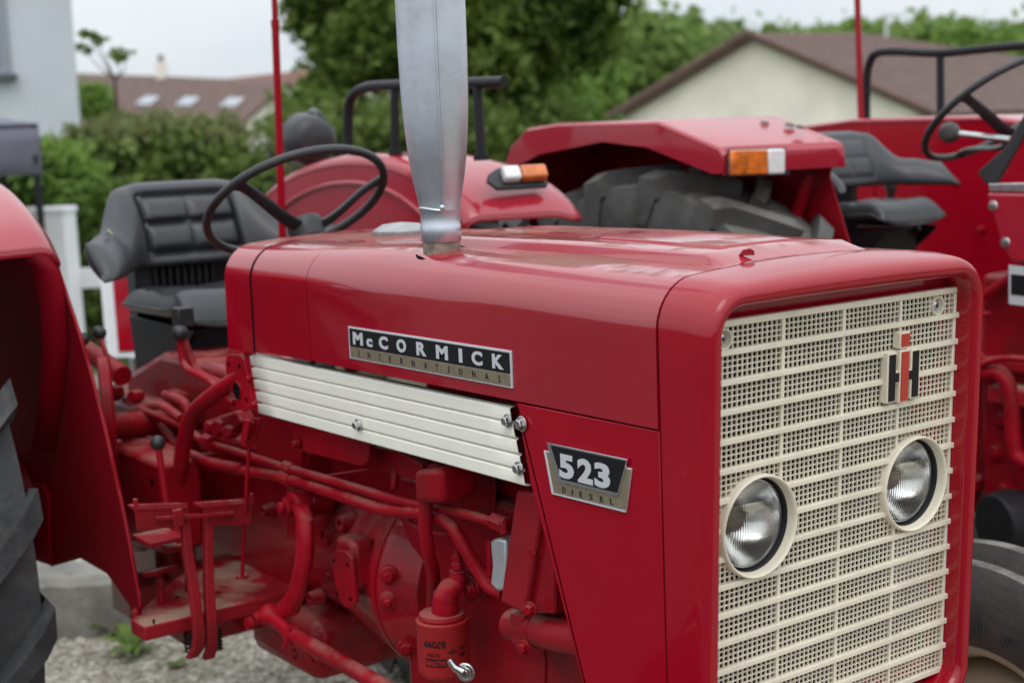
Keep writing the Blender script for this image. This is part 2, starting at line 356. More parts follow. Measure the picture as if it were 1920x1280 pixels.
# folded flange at the rear seam and rubber in its gap; dark liners put shade in the other gaps
for xa, xb in ((-1.264, -1.234), (-1.030, -1.008), (-.078, -.054)):
    b = MB(); rg = []
    k1, k2 = (.9965, .0012) if xa < -1.2 else (.988, .0045)
    for x in ((-1.256, -1.243) if xa < -1.2 else (xa, xb)): rg.append([(x, YC + y * k1, z - k2) for y, z in section(x, HW, ztop(x), 1.2565, .062, .016)])
    b.loft(rg, False); b.build('seam_liner', 'dark_gap', TR, smooth=60)
# dark block added under the bonnet so the panel gaps read as shade
MB().box(-1.30, -.10, YC - .22, YC + .22, 1.262, 1.415).build('bonnet_dark_core', 'dark_gap', TR, bevel=.03)
# raised pressing along the middle of the bonnet with its front end tapering down
b = MB(); rg = []
x0, x1, ya, yb = -.84, -.082, YC - .145, YC + .145
def crownz(x, y): return ztop(x) + .016 * (1 - ((y - YC) / HW) ** 2)
for i in range(41):
    x = x0 + (x1 - x0) * i / 40
    hgt = .0135 * ss(0, .02, x - x0) * ss(0, .035, x1 - x)
    w = 1 - .0 * ss(x1 - .1, x1, x)
    row = []
    for y, k in ((ya - .010, -.3), (ya - .005, .06), (ya, .80), (ya + .005, 1), *[(ya + (yb - ya) * q / 8, 1) for q in range(1, 8)], (yb - .005, 1), (yb, .80), (yb + .005, .06), (yb + .010, -.3)):
        row.append((x, y, crownz(x, y) + hgt * max(k, -.1) - (.002 if k < 0 else 0)))
    rg.append(row)
b.loft(rg, False); rp = b.build('raised_pressing', 'red_paint', hood, smooth=50)
# second small pressed hatch and the turned-up catch tab
b = MB(); hx0, hx1, hy0, hy1 = -.42, -.15, YC - .08, YC + .06
b.loft([[(x, y, crownz(x, y) + .0135 + dz) for x, y in ((hx0 - g, hy0 - g), (hx1 + g, hy0 - g), (hx1 + g, hy1 + g), (hx0 - g, hy1 + g))] for g, dz in ((.004, -.002), (0, .0035), (-.012, .0035))], True, True)
b.build('hatch', 'red_paint', hood, bevel=.001)
p = at(1400, 484, Y=.150); p.z = crownz(p.x, p.y) + .0105
b = MB(); b.prism([p + Vector((-.008, -.008, -.004)), p + Vector((.008, .008, -.004)), p + Vector((.0075, .0075, .003)), p + Vector((.003, .003, .0065)), p + Vector((-.004, -.004, .004))], (.003, -.003, 0))
b.build('catch_tab', 'red_paint', hood, bevel=.001)
# filler cap
fc = at(752, 433, Z=1.478); fc.y = min(fc.y, .33)
b = MB(); b.lathe(fc - Vector((0, 0, .012)), (0, 0, 1), [(0, .052), (.003, .055), (.014, .055), (.017, .052), (.026, .036), (.029, .010), (.0295, .001)], 40)
cap = b.build('filler_cap', 'cap_metal', TR, smooth=50)
b = MB()
for i in range(44):
    a = 2 * PI * i / 44; d = Vector((math.cos(a), math.sin(a), 0)); b.obox(fc + d * .0555 + Vector((0, 0, -.004)), d * .0018, Vector((-d.y, d.x, 0)) * .0022, (0, 0, .0055))
b.build('knurling', 'cap_metal', cap)
# ---------------- front cowl: rounded frame round the grille
AL = math.radians(2.6786); SA, CA = math.sin(AL), math.cos(AL)
def rrect(hw, zt, zb, r, crown, n=9, nt=14, ns=14):
    pts = []
    def arc(cx, cz, a0):
        return [(cx + r * math.cos(a0 + PI / 2 * i / n), cz + r * math.sin(a0 + PI / 2 * i / n)) for i in range(n + 1)]
    def lin(a, b, k): return [(a[0] + (b[0] - a[0]) * i / k, a[1] + (b[1] - a[1]) * i / k) for i in range(1, k)]
    A = arc(hw - r, zt - r, 0); B_ = arc(-hw + r, zt - r, PI / 2); C_ = arc(-hw + r, zb + r, PI); D_ = arc(hw - r, zb + r, 3 * PI / 2)
    pts = A + lin(A[-1], B_[0], nt) + B_ + lin(B_[-1], C_[0], ns) + C_ + lin(C_[-1], D_[0], nt) + D_ + lin(D_[-1], A[0], ns)
    return [(y, z + crown * max(0, 1 - (y / hw) ** 2) * ss(zt - .1, zt - .01, z)) for y, z in pts]
b = MB(); rg = []
for x, ins, zt, r, crown, shear in ((-.0635, .004, 1.450, .060, .016, 0), (-.0635, .000, 1.452, .062, .016, 0), (-.058, 0, 1.452, .062, .016, .1), (-.02, 0, 1.4515, .062, .014, .5), (.008, 0, 1.449, .062, .010, .9), (.022, .001, 1.4465, .061, .008, 1), (.030, .004, 1.443, .058, .006, 1),
                                    (.035, .009, 1.438, .053, .005, 1), (.0365, .014, 1.433, .048, .004, 1), (.035, .020, 1.427, .042, .003, 1), (.031, .0235, 1.4235, .038, .002, 1), (.020, .0255, 1.4215, .036, .001, 1), (-.014, .028, 1.419, .034, 0, 1), (-.016, .052, 1.395, .020, 0, 1)):
    rg.append([(x + math.tan(AL) * (z - 1.42) * shear, YC + y, z) for y, z in rrect(HW - ins, zt, .745 + ins * 1.6, r, crown)])
b.loft(rg, True); b.build('front_cowl', 'red_cowl', TR, smooth=50)
# paint chips on the cowl edge
b = MB()
for (px, py, s) in ((1822, 812, .003), (1818, 826, .0018), (1797, 1200, .003), (1768, 1258, .006), (1748, 1266, .005)):
    p = at(px, py, X=.038 + math.tan(AL) * -.3); b.obox(p + Vector((-.004, 0, 0)), (.004, 0, 0), (0, s * .4, 0), (0, s * .2, s))
# radiator core behind the grille
MB().box(-.17, -.125, YC - .25, YC + .25, .76, 1.42).build('radiator_core', 'dark_gap', TR)
# ---------------- grille
GY0, GY1 = -.006, .494
def G(y, s, o): return Vector((-SA * s + CA * o, y, 1.4 - CA * s - SA * o))
def gbox(b, y0, y1, s0, s1, o0, o1):
    return b.hexa([G(y0, s0, o0), G(y1, s0, o0), G(y1, s1, o0), G(y0, s1, o0), G(y0, s0, o1), G(y1, s0, o1), G(y1, s1, o1), G(y0, s1, o1)])
def gcoord(px, py):
    X = 0
    for _ in range(4):
        p = at(px, py, X=X); s = (1.4 - p.z) / CA; X = -SA * s + CA * .01
    return p.y, (1.4 - p.z) / CA
HL = [gcoord(1428, 987), gcoord(1719.5, 907)]
SCR = [gcoord(1368, 637), gcoord(1769, 574)]
holes = [(y, s, .071) for y, s in HL] + [(y, s, .0135) for y, s in SCR]
def cut(a, bb, const, along_y):
    segs = [(a, bb)]
    for cy_, cs_, r in holes:
        c0, c1 = (cy_, cs_) if along_y else (cs_, cy_)
        d = const - c1
        if abs(d) >= r: continue
        h = math.sqrt(r * r - d * d); out = []
        for p, q in segs:
            if c0 + h <= p or c0 - h >= q: out.append((p, q)); continue
            if c0 - h > p: out.append((p, c0 - h))
            if c0 + h < q: out.append((c0 + h, q))
        segs = out
    return [s_ for s_ in segs if s_[1] - s_[0] > 1e-4]
b = MB()
gbox(b, GY0, GY1, -.003, .0065, -.008, .002); gbox(b, GY0, GY1, .594, .6035, -.008, .002)
gbox(b, GY0, GY0 + .006, .0065, .594, -.010, .0015); gbox(b, GY1 - .006, GY1, .0065, .594, -.010, .0015)
GR = b.build('grille', 'cream', TR, bevel=.0015)
for j in (1, 2, 3):
    for p, q in cut(.0065, .594, .122 * j, False):
        b = MB(); gbox(b, .122 * j - .0031, .122 * j + .0031, p, q, -.006, .0008); b.build('vertical_bar', 'cream', GR, bevel=.0007)
for k in range(1, 15):
    s0 = .04 * k
    for p, q in cut(GY0, GY1 + .002, s0, True):
        b = MB(); gbox(b, p, q, s0 - .0042, s0 + .0042, -.006, .0036)
        gbox(b, p, q, s0 - .0034, s0 + .0034, .0036, .0048)
        if q > GY1: b.cyl(G(GY1 + .001, s0, -.006), G(GY1 + .001, s0, .0046), .0045, 12)
        b.build('horizontal_bar', 'cream', GR, bevel=.0009)
b = MB(); tw = .00078
for c in range(4):
    a0 = .122 * c + .003 if c else GY0 + .006; a1 = .122 * (c + 1) - .003 if c < 3 else GY1 - .006
    for i in range(1, 13):
        y = a0 + (a1 - a0) * i / 13
        for p, q in cut(.0065, .594, y, False): gbox(b, y - tw, y + tw, p, q, -.0034, -.0006)
for k in range(15):
    s0 = .04 * k + (.0042 if k else .0065); s1 = .04 * (k + 1) - (.0042 if k < 14 else .006)
    for i in range(1, 4):
        s_ = s0 + (s1 - s0) * i / 4
        for p, q in cut(GY0 + .006, GY1 - .006, s_, True): gbox(b, p, q, s_ - tw, s_ + tw, -.0032, -.0009)
tag(b.build('lattice', 'cream', GR, smooth=0), kind='stuff')
# moulding pips on the middle bar
b = MB()
for k in (1, 2, 3, 8): b.lathe(G(.244, .04 * k, .0046), (CA, 0, -SA), [(0, .0026), (.0008, .0026), (.0008, .001), (.0002, .001)], 12)
b.build('moulding_pip', 'white_paint', GR)
for y, s in SCR:
    b = MB(); b.lathe(G(y, s, -.010), (CA, 0, -SA), [(0, .0142), (.0112, .0142), (.0118, .0135), (.0112, .0122), (.003, .0112), (.002, .001)], 28)
    b.build('screw_boss', 'cream', GR, smooth=40)
    b = MB(); b.lathe(G(y, s, -.007), (CA, 0, -SA), [(0, .0095), (.0012, .0095), (.0013, .0072), (.003, .0070), (.0048, .0045), (.0054, .001)], 24)
    o = b.build('screw', 'steel', GR, smooth=40)
    b = MB(); c = G(y, s, -.0015)
    b.obox(c, (.0006, 0, 0), (0, .0032, 0), (0, 0, .0007)); b.obox(c, (.00055, 0, 0), (0, .0007, 0), (0, 0, .0032)); b.build('screw_slot', 'dark_gap', GR)
# headlamps
def flute_glass(name, y, s, parent):
    b = MB(); rows = []; R_ = .0605; ny, nz_ = 210, 44
    for k in range(nz_ + 1):
        row = []
        for i in range(ny + 1):
            u = -math.cos(PI * i / ny) if False else -1 + 2 * i / ny; yy = R_ * u * .9999; zm = math.sqrt(max(0, R_ * R_ - yy * yy)); zz = zm * (-1 + 2 * k / nz_)
            rr = math.hypot(yy, zz) / R_
            f_ = (1 - ss(.90, .95, rr))
            top_ = ss(.016, .022, zz - .25 * yy)                 # plainer glass above the slanting cut-off line
            fl = .00042 * math.cos(yy / .0040 * 2 * PI) * f_ * (1 - .75 * top_) + .0005 * top_ * f_ + .0003 * math.cos(zz / .009 * 2 * PI) * f_ * top_
            row.append(G(y + yy, s - zz, -.013 + .013 * (1 - rr * rr) + fl))
        rows.append(row)
    b.loft(rows, False); return b.build(name, 'lamp_glass', parent, smooth=80)
for y, s in HL:
    b = MB(); nrm = (CA, 0, -SA)
    b.lathe(G(y, s, -.014), nrm, [(0, .0725), (.021, .0725), (.0235, .0718), (.0245, .0702), (.0238, .0685), (.020, .0672), (.009, .0660)], 72, cap=False)
    HR = b.build('headlamp', 'cream', TR, smooth=50); tag(HR, 'round headlamp in a cream bezel')
    b = MB(); b.lathe(G(y, s, -.016), nrm, [(.012, .0662), (.0115, .0655), (.002, .0650), (.003, .0632), (.0045, .0625), (.003, .0610), (-.002, .0600)], 60, cap=False)
    b.build('rubber_gasket', 'black_plastic', HR, smooth=50)
    b = MB(); b.lathe(G(y, s, -.015), nrm, [(.001, .0622), (.0035, .0616), (.0035, .0602), (.001, .0596)], 60, cap=False); b.build('lamp_rim', 'steel', HR, smooth=50)
    b = MB(); b.lathe(G(y, s, -.056), nrm, [(.0395 * (r / .0600) ** 2, r) for r in (.001, .006, .012, .02, .028, .036, .044, .052, .0600)], 60, cap=False); b.build('lamp_reflector', 'reflector', HR, smooth=80)
    b = MB(); b.lathe(G(y, s, -.056), nrm, [(0, .015), (.008, .015), (.014, .013), (.021, .008), (.023, .001)], 24); b.build('bulb_shield', 'rust_steel', HR, smooth=50)
    flute_glass('lamp_lens', y, s, HR)
# emblem on the grille
EY, ES = gcoord(1692, 690)
def em(b, y0, y1, s0, s1, o0, o1): return gbox(b, EY + y0, EY + y1, ES + s0, ES + s1, o0, o1)
b = MB()
em(b, -.036, -.0165, -.026, .047, .0, .0125); em(b, .0165, .036, -.026, .047, .0, .0125); em(b, -.0165, .0165, .002, .020, 0, .0120)
em(b, -.0105, .0105, -.0275, .049, .0, .0140); em(b, -.0115, .0115, -.054, -.0305, .0, .0135); em(b, -.005, .005, -.031, -.027, 0, .010)
EB = b.build('emblem', 'cream', GR, bevel=.001)
b = MB(); em(b, -.033, -.019, -.0235, .0445, .0125, .0137); em(b, .019, .033, -.0235, .0445, .0125, .0137); em(b, -.0192, -.0106, .0045, .0175, .0119, .0136); em(b, .0106, .0192, .0045, .0175, .0119, .0136)
b.build('emblem_black_inlay', 'emblem_black', TR)
b = MB(); em(b, -.0082, .0082, -.0255, .047, .0140, .0152); em(b, -.0090, .0090, -.0515, -.0328, .0135, .0147); b.build('emblem_red_inlay', 'emblem_red', TR)
# ---------------- side panel, trim, badges
def plate(pts, dy0, thick, name, matn, parent=TR, bevel=.0012):
    b = MB(); b.prism([S(px, py, dy0) for px, py in pts], (0, thick, 0)); return b.build(name, matn, parent, bevel=bevel)
b = MB(); c = [S(966, 754, .001), S(1232, 802, .001), S(1248, 1290, .001), S(1098, 1290, .001), S(993, 912, .001)]
xr = -.0685; zt_ = 1.2555
c = [Vector((-.3857, YS + .001, zt_)), Vector((xr, YS + .001, zt_)), Vector((xr, YS + .001, .76)), Vector((-.212, YS + .001, .76)), Vector((-.3590, YS + .001, 1.140))]
b.prism(c, (0, .004, 0)); SP = b.build('side_panel', 'red_side', TR, bevel=.0015)
b = MB(); b.prism([c[0], c[0] + Vector((0, .05, 0)), c[3] + Vector((0, .05, 0)), c[3]], (.003, 0, 0)); b.build('side_panel_return', 'red_side', TR)
# ribbed cream trim strip
b = MB(); TY = YS + .012; zT, zB = at(700, 702, Y=TY).z, at(740, 842, Y=TY).z
zT = at(960, 765, Y=TY).z + .002; zB = at(993, 912, Y=TY).z
prof = []; nb = 5; bh = (zT - zB) / nb
for i in range(nb):
    a = zT - bh * i
    prof += [(a - bh * .02, .0002), (a - bh * .07, -.0034), (a - bh * .15, -.0046), (a - bh * .5, -.0050), (a - bh * .87, -.0052), (a - bh * .94, -.0042), (a - bh * .98, .0002)]
xl = lambda z: at(471, 658, Y=TY).x + (at(490, 775, Y=TY).x - at(471, 658, Y=TY).x) * (zT - z) / (zT - zB)
xr_ = lambda z: at(950, 760, Y=TY).x + .012 + (at(993, 912, Y=TY).x - at(962, 760, Y=TY).x) * (zT - z) / (zT - zB)
rg = []
for k in range(13):
    rg.append([(xl(z) + (xr_(z) - xl(z)) * k / 12, TY + dy, z) for z, dy in [(zT + .001, .010)] + prof + [(zB - .001, .010)]])
b.loft(rg, False); TM = b.build('ribbed_trim', 'cream_trim', TR, smooth=22, solid=.0015)
for px, py in ((672, 796), (953, 788), (974, 877)):
    b = MB(); b.bolt(at(px, py, Y=TY - .007), (0, -1, 0), .0075, .008); b.build('trim_bolt', 'steel', TR, bevel=.0004)
b = MB(); b.bolt(S(979, 794, -.001), (0, -1, 0), .0085, .008); b.build('panel_bolt', 'steel', TR, bevel=.0004)
# rear end strip and bracket plate with holes
b = MB(); b.prism([at(px, py, Y=TY - .004) for px, py in ((456, 660), (469, 657), (494, 778), (478, 772))], (0, .006, 0)); b.build('trim_end_strip', 'red_engine', TR, bevel=.001)
BY = TY - .006
def bk(px, py): return at(px, py, Y=BY)
outer = [bk(*q) for q in ((424, 668), (432, 663), (450, 666), (458, 675), (473, 752), (470, 765), (458, 772), (447, 768), (432, 730), (422, 688))]
b = MB(); b.prism(outer, (0, .006, 0)); BR = b.build('bracket_plate', 'red_engine', TR, bevel=.0015)
b = MB()
for px, py, r in ((445, 733, .0182), (429, 682, .005), (449, 686, .005), (462, 749, .005)):
    c0 = bk(px, py); b.lathe(c0 + Vector((0, -.0004, 0)), (0, -1, 0), [(0, r), (.0005, r)], 20)
b.build('bracket_hole', 'dark_gap', BR)
b = MB(); b.lathe(bk(445, 733) + Vector((0, -.0003, 0)), (0, -1, 0), [(0, .0205), (.002, .0205), (.0022, .0185), (.0, .0185)], 28, cap=False); b.build('hole_collar', 'red_engine', BR)
for px, py in ((469, 710), (479, 758)):
    b = MB(); b.bolt(at(px, py, Y=TY - .005), (0, -1, 0), .006, .006); b.build('strip_bolt', 'red_engine', TR)
# name badge
def badge_poly(pts, dy, th, name, matn, parent, bev=.0004):
    b = MB(); b.prism([S(px, py, dy) for px, py in pts], (0, -th, 0)); return b.build(name, matn, parent, bevel=bev)
bx0, bx1, bz0, bz1 = -.8712, -.3900, 1.2776, 1.3345
def rect(x0, x1, z0, z1, dy, th, name, matn, parent):
    b = MB(); b.prism([(x0, YS + dy, z0), (x1, YS + dy, z0), (x1, YS + dy, z1), (x0, YS + dy, z1)], (0, -th, 0)); return b.build(name, matn, parent, bevel=.0004)
NB = rect(bx0, bx1, bz0, bz1, .0005, .0030, 'name_badge', 'badge_silver', TR)
rect(bx0 + .0040, bx1 - .0030, bz0 + .0215, bz1 - .0032, -.0024, .0008, 'badge_field', 'badge_black', NB)
rect(bx0 + .0040, bx1 - .0030, bz0 + .0022, bz0 + .0213, -.0024, .0008, 'badge_strip', 'badge_gold', NB)
def put(b, txt, xc, zc, w, h, dy, bold=0.0, depth=.0007):
    v, f = glyph(txt, w, h, depth, bold)
    b.add([(xc - w / 2 + p[0], YS + dy - p[2], zc - h / 2 + p[1]) for p in v], f)
def zx(zoomx): return S(640 + zoomx * .29692, 650).x       # badge positions read along the strip
zm = bz0 + .0215 + (bz1 - .0032 - bz0 - .0215) / 2
for ch, zxx, w, h in (('M', 118, .033, .0222), ('c', 190, .0195, .0145), ('C', 278, .0285, .0222), ('O', 390, .0295, .0222), ('R', 515, .0285, .0222), ('M', 645, .0335, .0222), ('I', 762, .0092, .0222), ('C', 865, .0285, .0222), ('K', 995, .0285, .0222)):
    b = MB(); put(b, ch, zx(zxx), zm - (.0038 if ch == 'c' else 0), w, h, -.0032, .045); b.build('letter', 'badge_silver', NB, smooth=0)
b = MB(); zi = bz0 + .0118
for ch, zxx, w in zip('INTERNATIONAL', (120, 182, 250, 315, 387, 460, 538, 608, 683, 757, 840, 922, 1005), (.0018, .0078, .0082, .0062, .0072, .0078, .0088, .0082, .0018, .0092, .0078, .0088, .0060)):
    put(b, ch, zx(zxx), zi, w, .0100, -.0032, -.004)
b.build('badge_small_lettering', 'badge_black', NB, smooth=0)
# number badge
def zq(x, y): return (640 + x * .29692, 600 + y * .29692)
NG = badge_poly([zq(*q) for q in ((1287, 820), (1338, 1095), (1803, 1211), (1840, 935), (1700, 905), (1380, 838))], .0005, .0030, 'number_badge', 'badge_silver', TR)
badge_poly([zq(*q) for q in ((1295, 830), (1344, 1087), (1797, 1198), (1830, 943), (1700, 915), (1380, 848))], -.0024, .0007, 'badge_field', 'badge_gold', NG)
badge_poly([zq(*q) for q in ((1303, 770), (1378, 1020), (1752, 1108), (1813, 877))], -.0030, .0022, 'badge_border', 'chrome', NG)
badge_poly([zq(*q) for q in ((1322, 788), (1390, 1003), (1743, 1090), (1798, 889))], -.0050, .0008, 'badge_panel', 'badge_black', NG)
def xz(x, y): p = S(*zq(x, y)); return p.x, p.z
b = MB()
for ch, x, y in (('5', 1442, 921), ('2', 1560, 950), ('3', 1668, 976)):
    X_, Z_ = xz(x, y); b = MB(); put(b, ch, X_, Z_, .0335, .0355, -.0058, .045); b.build('numeral', 'badge_silver', NG, smooth=0)
b = MB()
for ch, x, y, w in (('D', 1417, 1069, .0070), ('I', 1470, 1082, .0018), ('E', 1525, 1096, .0066), ('S', 1588, 1111, .0074), ('E', 1655, 1127, .0066), ('L', 1718, 1141, .0062)):
    X_, Z_ = xz(x, y); put(b, ch, X_, Z_, w, .0082, -.0031, .004)
b.build('badge_small_lettering', 'badge_black', NG, smooth=0)
# ---------------- exhaust stack
EX = at(829, 483, Y=.030); EX.z = crownz(EX.x, EX.y) - .001
b = MB(); b.lathe(EX + Vector((0, 0, -.10)), (0, 0, 1), [(0, .0315), (.155, .0315)], 32); ST = b.build('exhaust_stub', 'rust_steel', TR, smooth=60)
b = MB(); b.lathe(EX + Vector((0, 0, -.001)), (.10, -.16, 1), [(0, .044), (.002, .044), (.0022, .030)], 32); b.build('exhaust_hole', 'dark_gap', TR)
b = MB(); rings = []
zp = [(.019, .0332), (.020, .0348), (.045, .0350), (.047, .0340), (.068, .0340), (.070, .0350), (.073, .0354), (.077, .0350), (.095, .0385), (.125, .0445), (.165, .0500), (.215, .0545), (.27, .0572), (.34, .0585), (.45, .0590), (.75, .0590), (.80, .055), (.84, .036), (1.0, .034)]
for z, r in zp:
    ring = []
    for i in range(48):
        a = 2 * PI * i / 48; lob = 1.0 + .0 * math.cos(2 * a)
        ring.append(EX + Vector((math.cos(a) * r * lob, math.sin(a) * r * .97, z)))
    rings.append(ring)
b.loft(rings, True, True); EXO = b.build('exhaust_stack', 'silver_paint', TR, smooth=60)
# seam down the stack and the weld at its foot
sa = math.radians(-28)
def es(z, r, da=0): return EX + Vector((math.cos(sa + da) * (r + .001), math.sin(sa + da) * (r + .001) * .97, z))
b = MB(); b.tube([es(z, r) for z, r in zp[7:16]], .0022, 6); b.tube([es(z, r, .06) for z, r in zp[7:16]], .0012, 6); b.build('stack_seam', 'silver_paint', EXO)
b = MB(); b.tube([EX + Vector((math.cos(a) * .0358, math.sin(a) * .0348, .0735 + .002 * math.sin(a * 3))) for a in [math.radians(-115 + 90 * i / 16) for i in range(17)]], .0024, 6); b.sphere(es(.0765, .0355), .0050, 10); b.build('weld_bead', 'silver_paint', EXO)
# ---------------- engine, clutch housing, gearbox
RE, RC = 'red_engine', 'red_cast'
def part(name, b, m, bevel=0, parent=TR, **k): return b.build(name, m, parent, bevel=bevel, **k)
ZA = .80                                            # crankshaft height
YB = .095                                           # side of the engine block
b = MB(); b.box(-.97, -.13, YB, 2 * YC - YB, .56, 1.03); part('engine_block', b, RC, .012)
b = MB(); b.box(-.95, -.16, YB + .025, 2 * YC - YB - .025, 1.03, 1.155); part('cylinder_head', b, RC, .01)
b = MB(); b.box(-.93, -.18, YB + .04, 2 * YC - YB - .04, 1.155, 1.23); part('rocker_cover', b, RE, .02)
b = MB(); b.box(-.90, -.20, YB + .03, 2 * YC - YB - .03, .44, .56); part('oil_pan', b, RE, .02)
# clutch housing: bell with a bolted flange
b = MB(); b.lathe((-1.43, YC, ZA), (1, 0, 0), [(0, .150), (.10, .152), (.20, .160), (.28, .172), (.36, .186), (.425, .193), (.427, .197), (.445, .197)], 56); part('clutch_housing', b, RC, smooth=40)
b = MB(); b.lathe((-.9835, YC, ZA), (1, 0, 0), [(0, .1955), (.012, .1965), (.022, .190), (.05, .172), (.09, .16), (.10, .10)], 56); part('flywheel_flange', b, RC, smooth=40)
b = MB(); b.box(-1.42, -.98, YC - .11, YC + .11, .86, 1.09); part('clutch_housing_top', b, RC, .03)
for px, py in ((738, 1075), (762, 1216), (731, 1124)):
    p = at(px, py, X=-.955); b = MB()
    d = Vector((0, p.y - YC, p.z - ZA)); p2 = Vector((-.965, YC, ZA)) + d.normalized() * .178
    b.lathe(p2, (1, -.75, 0), [(-.02, .022), (.018, .018), (.020, .014)], 20)
    part('flange_boss', b, RC); b = MB(); ax = Vector((1, -.75, 0)).normalized(); b.bolt(p2 + ax * .019, ax, .0105 if py != 1124 else .007, .011); part('flange_bolt', b, RE, .0006)
# gearbox
b = MB(); b.box(-2.05, -1.43, YC - .135, YC + .135, .60, 1.0); part('gearbox', b, RC, .02)
b = MB(); b.box(-1.60, -1.18, YC - .115, YC + .115, 1.0, 1.06); part('gearbox_cover', b, RC, .015)
b = MB(); b.box(-1.62, -1.30, YC - .165, YC + .165, .52, .66); part('gearbox_sump', b, RC, .03)
b = MB(); b.box(-2.45, -2.05, YC - .19, YC + .19, .55, 1.04); part('rear_housing', b, RC, .03)
b = MB(); b.lathe((-1.98, YC, 1.04), (0, 0, 1), [(0, .15), (.03, .15), (.045, .12)], 30); part('lift_cover', b, RE, .003)
# raised casting marks, plugs and oval on the gearbox side
yb = YC - .136
for px, py, r in ((636, 982, .016), (605, 1005, .018), (579, 1122, .014), (611, 1080, .007), (492, 958, .012), (588, 1240, .012), (552, 1225, .012)):
    p = at(px, py, Y=YC - .165); b = MB(); b.lathe(p + Vector((0, .03, 0)), (0, -1, 0), [(0, r * 1.3), (.026, r), (.030, r * .95), (.030, r * .62), (.022, r * .6)], 22); part('cast_boss', b, RC)
# mounting lug with four holes on the bell
L4 = [at(px, py, Y=YC - .225) for px, py in ((621, 1037), (632, 1030), (650, 1034), (659, 1046), (666, 1128), (660, 1140), (648, 1138), (634, 1124), (626, 1080))]
b = MB(); b.prism(L4, (0, .010, 0)); LG = part('mounting_lug', b, RC, .002)
b = MB(); c = sum(L4, Vector()) / len(L4); b.box(c.x - .045, c.x + .03, c.y + .009, c.y + .06, c.z - .02, c.z + .075); part('lug_web', b, RC, .012, LG)
b = MB()
for px, py in ((626, 1050), (651, 1058), (632, 1113), (657, 1122)): b.lathe(at(px, py, Y=YC - .2254), (0, -1, 0), [(0, .0042), (.0004, .0042)], 14)
part('lug_hole', b, 'dark_gap', 0, LG)
# flat cover under the trim with rounded corner, darker plate behind it
def ypoly(pts, Y, th): return MB().prism([at(px, py, Y=Y) for px, py in pts], (0, th, 0))
part('heat_shield', ypoly([(548, 785), (692, 826), (692, 852), (688, 866), (677, 874), (560, 844), (540, 800)], .01, .005), RE, .002)
part('battery_box', ypoly([(478, 765), (560, 790), (565, 905), (478, 880)], .055, .10), RE, .004)
b = MB(); b.bolt(at(558, 832, Y=.005), (0, -1, 0), .007, .009); part('shield_bolt', b, RE)
part('injector_bracket', ypoly([(700, 835), (745, 845), (790, 870), (790, 905), (735, 890), (705, 875)], .06, .02), RE, .004)
# corrugated hose and small wires
def px_tube(pts, r, n=10, sub=5): return MB().tube([at(px, py, Y=Y) for px, py, Y in pts], r, n, sub)
b = px_tube([(735, 868, .07), (741, 885, .06), (739, 915, .055)], .006)
for i in range(14):
    p = at(735 + 5 * math.sin(i / 13 * 2), 868 + 47 * i / 13, Y=.066 - .008 * i / 13); b.lathe(p - Vector((0, 0, .0012)), (0, 0, 1), [(0, .0062), (.0012, .0078), (.0024, .0062)], 10)
part('corrugated_hose', b, RE, smooth=50)
b = px_tube([(755, 970, .045), (780, 988, .04), (815, 998, .045), (845, 1003, .06)], .0058)
part('flexible_line', b, RE, smooth=50)
part('control_wire', px_tube([(565, 897, .03), (620, 890, .03), (690, 880, .04)], .0022), RE)
part('control_wire', px_tube([(580, 850, .05), (572, 890, .05)], .002), RE)
# the two long hydraulic pipes
part('hydraulic_pipe', px_tube([(262, 765, .02), (345, 800, .02), (380, 826, .02), (440, 845, .02), (540, 878, .02), (543, 878, .018), (640, 906, .015), (740, 936, .015), (800, 949, .015), (860, 960, .015), (942, 983, .015)], .0088), RE, smooth=60)
b = px_tube([(255, 768, .06), (300, 800, .05), (352, 852, .03), (420, 875, .02), (480, 886, .02), (538, 896, .02), (640, 930, .014), (720, 955, .012), (790, 962, .012), (820, 968, .012), (845, 985, .012), (870, 1025, .02), (900, 1075, .035), (918, 1100, .04), (945, 1112, .045)], .0115)
part('hydraulic_pipe', b, RE, smooth=60)
part('hydraulic_pipe', px_tube([(225, 835, .0), (320, 850, .0), (350, 850, .0), (400, 868, .0), (455, 878, .02)], .012), RE, smooth=60)
for p0, p1, r in (((534, 873, .018), (548, 880, .018), .0125), ((530, 893, .02), (548, 899, .02), .0155), ((385, 826, .015), (398, 832, .015), .018), ((392, 868, .02), (404, 872, .02), .017)):
    b = MB(); b.cyl(at(p0[0], p0[1], Y=p0[2]), at(p1[0], p1[1], Y=p1[2]), r, 8); part('pipe_union', b, RE, .001)
b = MB(); b.cyl(at(926, 975, Y=.015), at(950, 985, Y=.015), .015, 6); part('pipe_nut', b, RE, .001)
b = MB(); b.cyl(at(942, 975, Y=.01), at(946, 1000, Y=.01), .008, 8); part('pipe_fitting', b, RE, .001)
# breather: rounded box on a flange with a pipe running down
b = MB(); bx = [at(px, py, Y=-.03) for px, py in ((773, 882), (826, 877), (828, 944), (776, 945))]
b.prism(bx, (0, .075, 0)); part('breather_box', b, RE, .012, smooth=50, seg=4)
part('breather_flange', ypoly([(800, 872), (815, 868), (832, 880), (841, 905), (836, 920), (820, 932), (805, 930)], .05, .008), RE, .002)
b = MB(); b.bolt(at(828, 908, Y=.049), (0, -1, 0), .006, .007); part('breather_bolt', b, RE)
part('breather_pipe', px_tube([(800, 935, -.01), (797, 985, -.01), (803, 1035, .0), (812, 1070, .02), (813, 1110, .04), (810, 1150, .06)], [.0125, .0125, .0118, .0118, .0118], 12), RE, smooth=60)
